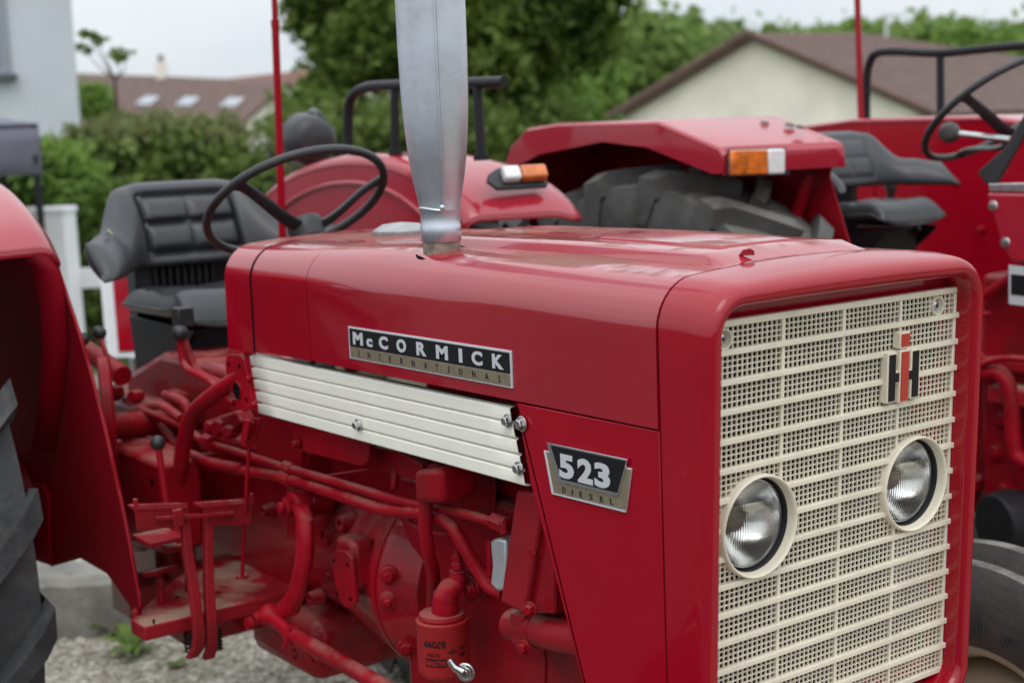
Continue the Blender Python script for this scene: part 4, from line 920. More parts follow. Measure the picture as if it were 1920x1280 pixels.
# right hand mudguard side plate reaching down to the footplate
YP = -.235
pl = [at(px, py, Y=YP) for px, py in ((72, 470), (103, 486), (160, 660), (215, 880), (255, 1080), (264, 1135), (262, 1152), (252, 1148), (200, 1075), (150, 1046), (95, 1062))]
pl += [Vector((-2.35, YP, .80)), Vector((-2.35, YP, 1.47))]
b = MB(); b.prism(pl, (0, .005, 0)); SPL = part('mudguard_side_plate', b, 'red_matte', .0015)
b = MB(); b.tube([at(px, py, Y=YP + .002) for px, py in ((100, 480), (160, 660), (215, 880), (255, 1080), (264, 1135))], .0042, 8, 3); part('plate_edge_bead', b, 'red_dusty', 0, SPL, smooth=60)
b = MB(); b.bolt(at(255, 1148, Y=YP - .002), (0, -1, 0), .008, .007); part('plate_bolt', b, 'red_dusty', 0, SPL)
# curved stiffener inside the mudguard
rg = []
b = MB()
for px, py in ((40, 470), (62, 510), (75, 570), (80, 650), (72, 750), (58, 850)):
    p = at(px, py, Y=YP - .05); rg.append([p, p + Vector((.03, .045, 0))])
b.loft(rg, False); part('mudguard_stiffener', b, 'red_matte', smooth=60, solid=.003)
b = MB(); b.prism([at(px, py, Y=YP - .012) for px, py in ((62, 905), (78, 908), (88, 925), (92, 1060), (62, 1050))], (0, .012, 0)); part('plate_patch', b, 'red_matte', .004)
b = MB(); p = at(235, 1135, Y=-.05); b.box(p.x - .06, p.x + .06, p.y - .01, p.y + .1, p.z - .02, p.z + .06); part('axle_bracket', b, RC, .004)
# ---------------- wheels
def lug_tyre(c, R, Wd, nl, rb, lug=.034, mtl='rubber'):
    """tractor drive tyre, axis along Y"""
    c = Vector(c); b = MB(); h = Wd / 2
    prof_ = [(-h * .62, rb), (-h * .86, rb + .03), (-h * 1.0, (R + rb) / 2 - .02), (-h * .99, R - .09), (-h * .90, R - .048), (-h * .5, R - .036), (0, R - .032), (h * .5, R - .036), (h * .90, R - .048), (h * .99, R - .09), (h, (R + rb) / 2 - .02), (h * .86, rb + .03), (h * .62, rb)]
    b.lathe(c, (0, 1, 0), prof_, 72, cap=False)
    def pt(y, a, r): return c + Vector((math.cos(a) * r, y, math.sin(a) * r))
    for i in range(nl):
        for s_ in (-1, 1):
            a0 = 2 * PI * (i + (.25 if s_ > 0 else -.25)) / nl; rg = []
            for k in range(7):
                q = k / 6; y = s_ * (-.02 + (h * 1.02 + .02) * q); a = a0 + .22 * (.75 / R) * q ** 1.15
                hw_ = .023 / R * (1 + .4 * q); rr = R + .008 - .006 * q ** 2; rb_ = R - .05 - .02 * q
                if k == 6: rr -= .02
                rg.append([pt(y, a - hw_ * 1.35, rb_), pt(y, a - hw_, rr), pt(y, a + hw_, rr), pt(y, a + hw_ * 1.35, rb_)])
            b.loft(rg, True, True)
            rg = [[pt(s_ * h * 1.02, a + x, r) for x, r in ((-hw_ * 1.3, R - .07), (-hw_, R - .026), (hw_, R - .026), (hw_ * 1.3, R - .07))], [pt(s_ * h * 1.03, a + .03 + x, r) for x, r in ((-hw_, R - .15), (-hw_ * .9, R - .12), (hw_ * .9, R - .12), (hw_, R - .15))]]
            b.loft(rg, True, True)
    return b
def wheel(parent, c, R, Wd, nl, rb, mtl, rimc='rim_cream', name='rear_wheel'):
    c = Vector(c); b = MB(); h = Wd * .40
    b.lathe(c, (0, 1, 0), [(-h - .012, rb + .012), (-h, rb), (-h * .7, rb - .03), (0, rb - .05), (h * .7, rb - .03), (h, rb), (h + .012, rb + .012)], 48, cap=False)
    b.lathe(c, (0, 1, 0), [(-.03, .09), (-.03, rb * .6), (.02, rb * .9), (.02, rb - .045)], 40, cap=False)
    b.lathe(c, (0, 1, 0), [(-.06, .06), (-.05, .10), (.03, .12), (.06, .07)], 28)
    w = b.build(name, rimc, parent, smooth=50, solid=.004)
    lug_tyre(c, R, Wd, nl, rb).build('tyre', mtl, w, smooth=40)
    return w
wheel(TR, (-2.2, -.565, .75), .75, .30, 19, .47, 'rubber')
wheel(TR, (-2.2, 2 * YC + .565, .75), .75, .30, 19, .47, 'rubber')
def rib_wheel(parent, c, R, Wd, rb):
    c = Vector(c); b = MB(); h = Wd / 2
    b.lathe(c, (0, 1, 0), [(-h * .7, rb + .01), (-h * .6, rb - .015), (0, rb - .04), (h * .6, rb - .015), (h * .7, rb + .01)], 56, cap=False)
    b.lathe(c, (0, 1, 0), [(-.02, .07), (-.03, rb * .6), (.01, rb * .85), (.01, rb - .035)], 40, cap=False)
    b.lathe(c, (0, 1, 0), [(-.05, .05), (-.04, .075), (.05, .07), (.07, .04)], 24)
    w = b.build('front_wheel', 'rim_cream', parent, smooth=50, solid=.004)
    b = MB(); pr = [(-h * .66, rb), (-h * .9, rb + .03), (-h, rb + .075), (-h * .97, R - .075), (-h * .86, R - .035), (-h * .80, R - .024), (-h * .62, R - .020), (-h * .55, R - .040), (-h * .22, R - .040), (-h * .14, R), (h * .14, R), (h * .22, R - .040), (h * .55, R - .040), (h * .62, R - .020), (h * .80, R - .024), (h * .86, R - .035), (h * .97, R - .075), (h, rb + .075), (h * .9, rb + .03), (h * .66, rb)]
    b.lathe(c, (0, 1, 0), pr, 80, cap=False); b.build('tyre', 'rubber_dry', w, smooth=40)
    # moulded sidewall marks
    b = MB()
    for i in range(30):
        a = 2 * PI * i / 30
        for k in range(3):
            q = a + .022 * k; d = Vector((math.cos(q), 0, math.sin(q))); t_ = Vector((-d.z, 0, d.x)); b.obox(c + d * (rb + .055) + Vector((0, -h * .985, 0)), d * .011, t_ * .0018, (0, .002, 0))
    tag(b.build('sidewall_mark', 'rubber', w), kind='stuff')
    return w
rib_wheel(TR, (-.285, 1.015, .42), .425, .205, .235)
rib_wheel(TR, (-.285, 2 * YC - 1.015, .42), .425, .205, .235)
b = MB(); b.box(-.34, -.23, -.40, 2 * YC + .40, .50, .58); part('front_axle', b, RC, .01)
b = MB(); b.box(-.40, -.02, .10, 2 * YC - .10, .58, .74); part('front_bolster', b, RC, .02)
# ================================================================== the second tractor, parked alongside
T2 = empty('red_tractor', (0, 0, 0), 'red tractor with flat-topped mudguards and black seat, parked behind the near tractor', 'tractor')
def p2(name, b, m, bevel=0, parent=T2, **k): return b.build(name, m, parent, bevel=bevel, **k)
Y2 = 2.17
fp = [(-2.46, 1.40), (-2.37, 1.57), (-2.335, 1.63), (-2.25, 1.682), (-2.10, 1.692), (-1.655, 1.683), (-1.42, 1.607), (-1.405, 1.590), (-1.402, 1.538)]
def flat_guard(yo, yi):
    b = MB(); rg = []; s = 1 if yi > yo else -1
    for y in (yo, yo + s * .008, yo + s * .03, (yo + yi) / 2, yi - s * .03, yi): rg.append([(x + (.10 * abs(y - yo) / .36 if x > -1.7 else 0), y, z - (.010 if y == yo else .003 if abs(y - yo) < .01 else 0)) for x, z in fp])
    b.loft(rg, False); o = b.build('mudguard', 'red_faded', T2, smooth=20, solid=.004, bevel=.004)
    lower = [(-2.40, 1.40), (-2.30, 1.565), (-2.19, 1.60), (-1.887, 1.631), (-1.704, 1.612), (-1.444, 1.537)]
    b = MB(); top = [Vector((x, yo, z - .012)) for x, z in fp[:-1]] + [Vector((-1.404, yo, 1.537))]
    b.prism(top + [Vector((x, yo, z)) for x, z in lower[::-1]], (0, s * .004, 0)); b.build('mudguard_skirt', 'red_faded', o)
    return o
MGN = flat_guard(1.40, 1.76)
# raised panel with screws on the flat top
b = MB(); q = [(-1.72, 1.66), (-1.50, 1.58), (-1.44, 1.74), (-1.60, 1.77)]
def topz(x): return 1.683 + (x + 1.655) / .235 * -.076 if x > -1.655 else 1.683
tp = [at(px, py, Z=1.685) for px, py in ((1345, 226), (1470, 262), (1500, 245), (1440, 224))]
b = MB(); pts = [Vector((-1.62, 1.66, topz(-1.62) + .004)), Vector((-1.40, 1.52, topz(-1.47) + .002)), Vector((-1.36, 1.70, topz(-1.47) + .002)), Vector((-1.52, 1.76, topz(-1.57) + .004))]
for k in range(3):
    c = pts[0] * (.5 - .15 * k) + pts[2] * (.5 + .15 * k); b = MB(); b.bolt(c + Vector((-.03 + .02 * k, .03 * (k % 2), .012)), (.3, 0, 1), .011, .006); p2('guard_screw', b, 'rust_steel', 0, MGN)
b = MB(); p0, p1, p3 = at(1345, 226, X=-1.63), at(1462, 262, X=-1.43), at(1520, 262, X=-1.38); b.tube([p0 + Vector((0, 0, .004)), p1 + Vector((0, 0, .004)), p3 + Vector((0, 0, .003))], .004, 6); p2('guard_seam', b, 'red_engine', 0, MGN)
# lamp on its front face
def fq(px, py, dx=0.0): return at(px, py, X=-1.385 + dx)
b = MB(); b.prism([fq(*q) for q in ((1362, 279), (1467, 277), (1467, 329), (1362, 331))], (.03, 0, 0)); LM = p2('indicator_lamp', b, 'black_plastic', .004)
b = MB(); b.prism([fq(*q, .03) for q in ((1366, 282), (1434, 280), (1434, 327), (1366, 329))], (.014, 0, 0)); p2('amber_lens', b, 'amber', .005, LM)
b = MB(); b.prism([fq(*q, .03) for q in ((1435, 280), (1466, 279), (1466, 326), (1435, 327))], (.014, 0, 0)); p2('clear_lens', b, 'clear_lens', .005, LM)
# inner side plates
b = MB(); b.prism([Vector((-2.45, 1.758, 1.42)), Vector((-2.375, 1.758, 1.570)), Vector((-2.337, 1.758, 1.628)), Vector((-2.252, 1.758, 1.681)), Vector((-2.10, 1.758, 1.690)), Vector((-1.66, 1.758, 1.681)), Vector((-1.33, 1.758, 1.60)), at(1555, 330, Y=1.758), at(1600, 480, Y=1.762), at(1640, 640, Y=1.762), Vector((-1.3, 1.762, .8)), Vector((-2.4, 1.762, .8))], (0, .006, 0)); p2('mudguard_side_plate', b, 'red_engine', .002)
b = MB(); b.prism([at(1505, 330, Y=1.70), at(1515, 330, Y=1.70), at(1480, 440, Y=1.70), at(1468, 440, Y=1.70)], (0, .03, 0)); p2('guard_stay', b, 'red_engine', .003)
b = MB(); b.prism([Vector((-2.35, 2.665, 1.645)), Vector((-2.05, 2.665, 1.665)), Vector((-1.5, 2.665, 1.655)), Vector((-1.30, 2.665, 1.62)), Vector((-1.15, 2.665, 1.50)), Vector((-.95, 2.665, .80)), Vector((-2.35, 2.665, .80))], (0, .006, 0)); p2('far_side_plate', b, 'red_side', .002)
b = MB(); rg = []
for y in (2.660, 2.668, 2.70, 2.85, 3.0): rg.append([(x, y, z - (.012 if y < 2.665 else .003 if y < 2.67 else 0)) for x, z in ((-2.4, 1.55), (-2.30, 1.655), (-2.05, 1.672), (-1.5, 1.662), (-1.28, 1.625), (-1.14, 1.53))])
b.loft(rg, False); MGF = b.build('mudguard', 'red_faded', T2, smooth=50, solid=.004)
for px, py in ((1793, 340), (1840, 430)):
    b = MB(); b.lathe(at(px, py, Y=2.663), (0, -1, 0), [(0, .014), (.006, .012), (.008, .006)], 14); p2('plate_rivet', b, 'red_side', 0, smooth=50)
b = MB(); b.tube([at(1628, 232, Y=2.668), at(1634, 320, Y=2.664), at(1642, 440, Y=2.664)], .008, 6); p2('plate_fold', b, 'red_side')
# rail and mast
R2 = 2.78
b = MB(); b.tube([at(1624, 228, Y=R2), at(1625, 160, Y=R2), at(1631, 118, Y=R2), at(1655, 98, Y=R2), at(1762, 100, Y=R2), at(1880, 89, Y=R2), at(1935, 88, Y=R2), at(1955, 110, Y=R2), at(1960, 230, Y=R2)], .0145, 10, 5); RL2 = p2('hand_rail', b, 'black_metal', smooth=60)
b = MB(); b.tube([at(1763, 100, Y=R2), at(1764, 222, Y=R2)], .013, 10); p2('rail_post', b, 'black_metal', 0, RL2)
b = MB(); a0 = at(1618, 232, Y=2.74); a1 = at(1609, 0, Y=2.74); b.tube([a0 - Vector((0, 0, .3)), a1 + (a1 - a0) * .6], .011, 10); p2('mast', b, 'red_side', smooth=60)
# wheels
wheel(T2, (-1.80, 1.575, .775), .775, .33, 19, .48, 'rubber_dry')
wheel(T2, (-1.80, 2.88, .775), .775, .33, 19, .48, 'rubber_dry')
rib_wheel(T2, (.30, 1.48, .36), .36, .19, .20); rib_wheel(T2, (.30, 2 * Y2 - 1.48, .36), .36, .19, .20)
# seat, steering wheel, levers
seat(T2, (-1.29, 2.04, 1.385), .74, relief=.25)
b = MB(); b.tube([(-1.66, 2.06, 1.02), (-1.50, 2.05, 1.18), (-1.42, 2.04, 1.345)], .024, 10); b.box(-1.9, -1.3, 1.95, 2.30, .70, 1.05); p2('seat_pedestal', b, 'black_metal', .01)
steering_wheel(T2, at(1868, 203, Y=2.14), .215, math.radians(38), [math.radians(a) for a in (195, 315, 75)], down=.10, collen=.5)
k0, k1 = at(1782, 249, Y=1.98), at(1895, 262, Y=1.98)
b = MB(); b.tube([k0, k1], .0085, 10); LV = p2('hand_lever', b, 'steel'); b = MB(); b.lathe(k0 - (k1 - k0).normalized() * .028, k1 - k0, [(0, .005), (.006, .022), (.022, .029), (.038, .026), (.055, .012), (.06, .008)], 20); p2('lever_knob', b, 'rubber_dry', 0, LV, smooth=60)
b = MB(); b.tube([at(1671, 480, Y=2.45), at(1670, 372, Y=2.45)], .012, 8); LV = p2('gear_lever', b, 'red_side'); b = MB(); b.lathe(at(1670, 375, Y=2.45), (0, 0, 1), [(0, .012), (.02, .012), (.03, .018), (.05, .022), (.06, .016)], 16); p2('lever_knob', b, 'black_plastic', 0, LV, smooth=60)
# bonnet, dash edge, badge, engine
YH = 1.885
def hq(px, py, dy=0.0): return at(px, py, Y=YH + dy)
side = [hq(1848, 330), hq(1880, 280), hq(1926, 215), Vector((-.70, YH, 1.62)), Vector((.35, YH, 1.56)), Vector((.35, YH, 1.26)), Vector((-.80, YH, 1.24)), hq(1896, 492), hq(1880, 470), hq(1850, 362)]
b = MB(); b.prism(side, (0, .57, 0)); BN2 = p2('bonnet', b, 'red_side', .03, smooth=50, seg=4)
b = MB(); b.prism([hq(1832, 322, -.004), hq(1846, 345, -.004), hq(1870, 345, -.004), hq(1935, 230, -.004), hq(1925, 205, -.004), hq(1885, 275, -.004)], (0, .03, 0)); p2('dash_edge', b, 'black_plastic', .004)
b = MB(); b.prism([hq(1852, 344, -.006), hq(1960, 342, -.006), hq(1960, 362, -.006), hq(1855, 360, -.006)], (0, .01, 0)); p2('trim_band', b, 'steel', .003)
b = MB(); b.prism([hq(1850, 362, -.012), hq(1960, 364, -.012), hq(1960, 500, -.012), hq(1896, 490, -.012), hq(1876, 455, -.012)], (0, .012, 0)); SP2 = p2('side_panel', b, 'red_faded', .006)
for px, py in ((1862, 386), (1885, 455)):
    b = MB(); b.lathe(hq(px, py, -.013), (0, -1, 0), [(0, .014), (.004, .012), (.005, .004)], 14); p2('panel_screw', b, 'steel', 0, SP2)
for pts, m_, dy in ((((1891, 497), (1970, 505), (1970, 580), (1891, 570)), 'badge_silver', -.006), (((1895, 514), (1970, 521), (1970, 560), (1895, 552)), 'badge_black', -.0085)):
    b = MB(); b.prism([hq(px, py, dy) for px, py in pts], (0, .004, 0)); NB2 = p2('side_badge' if m_ == 'badge_silver' else 'side_badge_field', b, m_, .001)
b = MB(); b.box(-1.0, .30, 1.93, 2.41, .60, 1.25); p2('engine_block', b, 'red_cast', .02)
b = MB(); b.box(-1.05, .25, 1.90, 2.44, 1.00, 1.035); p2('engine_ledge', b, 'red_dusty', .008)
b = MB(); b.box(-2.2, -1.0, 1.97, 2.37, .58, 1.08); p2('gearbox', b, 'red_cast', .03)
b = MB(); b.tube([at(1835, 702, Y=1.86), at(1868, 698, Y=1.86), at(1888, 715, Y=1.86), at(1897, 760, Y=1.86), at(1900, 830, Y=1.86), at(1912, 860, Y=1.86), at(1960, 880, Y=1.86)], .021, 12, 6); p2('fuel_pipe', b, 'red_engine', smooth=60)
b = MB(); b.tube([at(1835, 685, Y=1.84), at(1880, 672, Y=1.84), at(1940, 676, Y=1.84)], .009, 8, 4); p2('fuel_line', b, 'red_engine', smooth=60)
b = MB(); b.tube([at(1835, 560, Y=1.9), at(1895, 520, Y=1.9)], .012, 8); b.tube([at(1838, 590, Y=1.88), at(1858, 588, Y=1.88)], .008, 8); p2('control_rod', b, 'red_engine')
b = MB(); b.box(-.93, -.80, 1.86, 1.96, .92, .97); p2('pump_block', b, 'red_dusty', .01)
for px, py in ((1880, 785), (1884, 918), (1868, 846)):
    b = MB(); b.bolt(at(px, py, Y=1.929), (0, -1, 0), .018, .014); p2('engine_bolt', b, 'red_engine')
b = MB(); b.box(-1.0, .2, 1.96, 2.38, .42, .60); p2('oil_pan', b, 'black_metal', .04)
b = MB(); b.box(-1.35, -1.0, 1.75, 2.6, .66, .70); p2('footplate', b, 'red_engine', .01)
b = MB(); b.lathe(at(1862, 985, Y=1.80), (.3, 1, 0), [(0, .08), (.05, .09), (.10, .08)], 30); p2('brake_housing', b, 'black_metal', .006, smooth=50)
b = MB(); b.box(-2.455, -2.445, 1.405, 1.758, .85, 1.43); p2('guard_back_plate', b, 'red_matte', .002)
# ================================================================== setting
def plane(name, x0, x1, y0, y1, z, m):
    b = MB(); b.add([(x0, y0, z), (x1, y0, z), (x1, y1, z), (x0, y1, z)], [(0, 1, 2, 3)]); return tag(b.build(name, m, None, smooth=0), kind='structure')
plane('ground', -900, 900, -900, 900, 0, 'grass')
plane('gravel_yard', -9.5, 10, -1.0, 6.5, .004, 'gravel')
plane('added_dark_lot', -120, 60, -90, -1.0, .004, 'added_asphalt')  # unseen dark ground, added for the paintwork to reflect
# loose stones on the visible strip of gravel
nst = 2600; v = []; f = []
base = np.array([[1, 0, 0], [-1, 0, 0], [0, 1, 0], [0, -1, 0], [0, 0, 1], [0, 0, -1]], float); bf = [(0, 2, 4), (2, 1, 4), (1, 3, 4), (3, 0, 4), (2, 0, 5), (1, 2, 5), (3, 1, 5), (0, 3, 5)]
for i in range(nst):
    x = RNG.uniform(-4.6, -1.9); y = RNG.uniform(-.2, 2.2); s = RNG.gamma(2.2, .0042) + .004; sc = RNG.uniform(.6, 1.3, 3) * s; sc[2] *= .7
    a = RNG.uniform(0, 6.28); rot = np.array([[math.cos(a), -math.sin(a), 0], [math.sin(a), math.cos(a), 0], [0, 0, 1]])
    p = (base * sc * RNG.uniform(.8, 1.2, (6, 1))) @ rot.T + np.array([x, y, .006]); k = len(v); v += p.tolist(); f += [tuple(k + j for j in q) for q in bf]
b = MB(); b.add(v, f)
m = mat('pebble', (.40, .36, .30), .9, var=.55, vscale=38); tag(b.build('pebbles', 'pebble', None, smooth=0), 'loose grey and tan pebbles scattered over the gravel yard', 'gravel', kind='stuff')

def leaf_mesh(name, lobes, size, m, parent=None, clumps=40, spread=.28, aspect=1.6, up=.0, droop=False):
    """lobes: (centre, radii, leaves). Leaves gather in clumps spread through the crown's volume"""
    V = []; 
    for c, rad, n in lobes:
        c = np.array(c); rad = np.array(rad)
        d = RNG.normal(size=(clumps, 3)); d /= np.linalg.norm(d, axis=1)[:, None]
        cc = d * (RNG.uniform(.35, 1.0, (clumps, 1)) ** .6)
        idx = RNG.integers(0, clumps, n); pos = cc[idx] + RNG.normal(size=(n, 3)) * spread * RNG.uniform(.4, 1, (n, 1))
        pos = c + pos * rad
        a = RNG.normal(size=(n, 3)); a[:, 2] += up; a /= np.linalg.norm(a, axis=1)[:, None]
        q = RNG.normal(size=(n, 3)); bvec = np.cross(a, q); bvec /= np.linalg.norm(bvec, axis=1)[:, None]
        s = size * RNG.uniform(.55, 1.35, (n, 1)); a = a * s * aspect; bvec = bvec * s * .5
        V.append(np.stack([pos - a * .5, pos + bvec, pos + a * .5, pos - bvec], 1))
    V = np.concatenate(V).reshape(-1, 3); n = len(V) // 4
    me = bpy.data.meshes.new(name); me.vertices.add(len(V)); me.vertices.foreach_set('co', V.ravel())
    me.loops.add(n * 4); me.loops.foreach_set('vertex_index', np.arange(n * 4)); me.polygons.add(n)
    me.polygons.foreach_set('loop_start', np.arange(0, n * 4, 4)); me.polygons.foreach_set('loop_total', np.full(n, 4)); me.update(); me.validate()
    me.materials.append(M[m]); o = bpy.data.objects.new(name, me); COL.objects.link(o)
    if parent: o.parent = parent
    return o
def limbs(base, top, r, targets):
    b = MB(); base, top = Vector(base), Vector(top)
    b.tube([base, base.lerp(top, .5) + Vector((.05, .03, 0)), top], [r, r * .85, r * .8, r * .7, r * .6, r * .5, r * .4], 10, 3)
    for i, t in enumerate(targets):
        s = base.lerp(top, .35 + .6 * i / max(1, len(targets))); t = Vector(t); b.tube([s, s.lerp(t, .5) + Vector((0, 0, .1)), t], [r * .4, r * .25, r * .08], 6)
    return b
def tree(name, label, px, py_c, d, rx, rz, m, nleaf, size, group=None, lobes=5, cat='tree', ry=None, clumps=40, spread=.26):
    c = at(px, py_c, d=d); root = empty(name, c, label, cat, group)
    L = [(c, (rx, ry or rx, rz), nleaf // 2)]
    for i in range(lobes):
        a = 2 * PI * i / lobes + RNG.uniform(-.4, .4); q = RNG.uniform(.45, .7)
        L.append((c + Vector((math.cos(a) * rx * q, math.sin(a) * rx * q, RNG.uniform(-.45, .5) * rz)), (rx * .5, rx * .5, rz * .5), nleaf // (2 * lobes)))
    leaf_mesh('crown', L, size, m, root, clumps, spread)
    limbs((c.x, c.y, 0), (c.x, c.y, c.z + rz * .5), max(.05, rx * .09), [Vector(l[0]) + Vector((0, 0, rz * .2)) for l in L[1:]]).build('trunk', 'bark', root, smooth=60)
    return root
# ---- white house at the left
HC = at(143, 120, d=17); Hs = empty('white_house', HC, 'white rendered house with a grey framed window at the left edge', 'house')
p = Vector((HC.x, HC.y, 0)); a_ = Vector((HC.x - CAM[0], HC.y - CAM[1], 0)).normalized(); a_ = (a_ - RIGHT * .12).normalized(); r_ = Vector((a_.y, -a_.x, 0)); r_ = r_ if r_.dot(RIGHT) > 0 else -r_
b = MB(); b.prism([p, p - r_ * 9, p - r_ * 9 + a_ * 8, p + a_ * 8], (0, 0, 6.5)); b.build('wall', 'white_wall', Hs, bevel=.02)
b = MB(); q0 = p - r_ * 9.4 - a_ * .4; q1 = p + r_ * .4 - a_ * .4; b.prism([q0 + Vector((0, 0, 6.5)), q0 + a_ * 4.4 + Vector((0, 0, 9)), q0 + a_ * 8.8 + Vector((0, 0, 6.5))], q1 - q0); b.build('roof', 'roof_brown', Hs)
wp = at(18, 142, d=17); 
wz0 = wp.z; wl = p - r_ * ((p - Vector((wp.x, wp.y, 0))).dot(r_)); 
b = MB(); b.prism([wl - r_ * 1.3 + Vector((0, 0, wz0)), wl + Vector((0, 0, wz0)), wl + Vector((0, 0, wz0 + 1.5)), wl - r_ * 1.3 + Vector((0, 0, wz0 + 1.5))], -a_ * .05); WN = b.build('window', 'grey_frame', Hs, bevel=.01)
b = MB(); b.prism([wl - r_ * 1.2 - a_ * .05 + Vector((0, 0, wz0 + .1)), wl - r_ * .1 - a_ * .05 + Vector((0, 0, wz0 + .1)), wl - r_ * .1 - a_ * .05 + Vector((0, 0, wz0 + 1.4)), wl - r_ * 1.2 - a_ * .05 + Vector((0, 0, wz0 + 1.4))], -a_ * .01); b.build('pane', 'glass_pane', WN)
b = MB(); b.prism([wl - r_ * 1.4 + Vector((0, 0, wz0 - .06)), wl + r_ * .06 + Vector((0, 0, wz0 - .06)), wl + r_ * .06 + Vector((0, 0, wz0)), wl - r_ * 1.4 + Vector((0, 0, wz0))], -a_ * .14); b.build('window_sill', 'tent_cloth', Hs, bevel=.01)
# ---- gazebo
gz = at(80, 327, d=8.2); gt = at(74, 232, d=8.2); GZ = empty('gazebo_tent', gz, 'grey cloth gazebo with a dark metal leg beside the white house', 'gazebo')
a_ = Vector((gz.x - CAM[0], gz.y - CAM[1], 0)).normalized(); a_ = (a_ - RIGHT * .10).normalized(); r_ = Vector((a_.y, -a_.x, 0)); r_ = r_ if r_.dot(RIGHT) > 0 else -r_; g0 = Vector((gz.x, gz.y, 0)); W_ = 2.6; zt, zb = gt.z, gz.z
cs = [g0, g0 - r_ * W_, g0 - r_ * W_ + a_ * W_, g0 + a_ * W_]
rg = [[], [], [], []]
for i in range(4):
    for k in range(16):
        q = cs[i].lerp(cs[(i + 1) % 4], k / 16); nrm_ = ((cs[(i + 1) % 4] - cs[i]).cross(Vector((0, 0, 1)))).normalized(); w = .012 * math.sin(k * 2.1 + i)
        for j in range(4): rg[j].append(q + nrm_ * (w * (1 - j / 3) + .02 * math.sin(j * 2.4 + k * .35)) + Vector((0, 0, zb + (zt - zb) * j / 3)))
b = MB(); b.loft(rg, True); b.build('valance', 'tent_cloth', GZ, smooth=60, solid=.004)
b = MB(); ct = (cs[0] + cs[2]) / 2 + Vector((0, 0, zt + .28)); b.add([c + Vector((0, 0, zt)) for c in cs] + [ct], [(0, 1, 4), (1, 2, 4), (2, 3, 4), (3, 0, 4)]); b.build('canopy', 'tent_cloth', GZ, smooth=0, solid=.004)
for c in cs:
    b = MB(); dgl = ((cs[0] + cs[2]) / 2 - c).normalized() * .04; b.tube([c + dgl + Vector((.0, .0, 0)), c + dgl + Vector((0, 0, zt))], .022, 8); b.build('tent_leg', 'black_metal', GZ)
# ---- white pillar and rail
wp0 = at(106, 640, d=9.5); b = MB(); pc = Vector((wp0.x, wp0.y, 0)); zt = at(112, 398, d=9.5).z
b.obox(pc + Vector((0, 0, zt / 2)), RIGHT * .155, AWAY * .13, (0, 0, zt / 2)); b.obox(pc + Vector((0, 0, zt + .02)), RIGHT * .165, AWAY * .14, (0, 0, .02))
tag(b.build('gate_pillar', 'white_paint', None, bevel=.008), 'white painted square gate pillar behind the tractor seat', 'pillar')
b = MB(); q0, q1 = at(152, 522, d=9.6), at(470, 506, d=9.6); b.obox((q0 + q1) / 2, (q1 - q0) / 2, AWAY * .03, (0, 0, .065)); RLF = b.build('fence_rail', 'white_paint', None, bevel=.006); tag(RLF, 'white horizontal fence rail glimpsed under the seat backrest', 'fence')
for t_ in (.45, .98):
    q = q0.lerp(q1, t_); b = MB(); b.obox(Vector((q.x, q.y, q.z / 2)) + AWAY * .07, RIGHT * .045, AWAY * .035, (0, 0, q.z / 2)); b.build('fence_post', 'white_paint', RLF, bevel=.005)
# ---- white board with a red panel
d_ = 5.4; qs = [at(px, py, d=d_) for px, py in ((186, 512), (300, 502), (308, 668), (200, 672))]
SG = empty('warning_board', qs[3], 'white upright board with a red rounded panel behind the seat', 'board')
b = MB(); b.prism(qs, AWAY * .02); b.build('board', 'white_paint', SG, bevel=.004)
qs2 = [at(px, py, d=d_ - .006) for px, py in ((211, 528), (218, 517), (300, 510), (305, 655), (222, 660))]
b = MB(); b.prism(qs2, AWAY * .004); b.build('red_panel', 'red_side', SG, bevel=.002)
b = MB(); q = (qs[2] + qs[3]) / 2; b.tube([q, Vector((q.x, q.y, 0))], .025, 8); b.build('board_stand', 'steel', SG)
# ---- concrete block and weeds
ca, cb = at(60, 1203, Z=.004), at(300, 1186, Z=.004); dr = (cb - ca).normalized(); nr = Vector((-dr.y, dr.x, 0)); nr = nr if nr.dot(AWAY) > 0 else -nr
h = at(90, 1082, X=ca.x - .25).z
hb = .20
b = MB(); mid = ca + dr * .5 + nr * .17; 
NX, NZ = 16, 4; rg = []
for i in range(NX + 1):
    t_ = i / NX; o = ca - dr * .35 + dr * (1.15 * t_); j = lambda s_: Vector((RNG.uniform(-s_, s_), RNG.uniform(-s_, s_), RNG.uniform(-s_, s_)))
    rg.append([o + Vector((0, 0, -.02)), o + nr * .01 + Vector((0, 0, .10)) + j(.006), o + nr * .02 + Vector((0, 0, hb - .02)) + j(.008), o + nr * .05 + Vector((0, 0, hb)) + j(.006), o + nr * .30 + Vector((0, 0, hb)) + j(.006), o + nr * .34 + Vector((0, 0, hb - .03)) + j(.006), o + nr * .36 + Vector((0, 0, -.02))])
b.loft(rg, True, True); tag(b.build('concrete_block', 'concrete', None, smooth=30), 'weathered grey concrete block on the gravel behind the rear wheel', 'block')
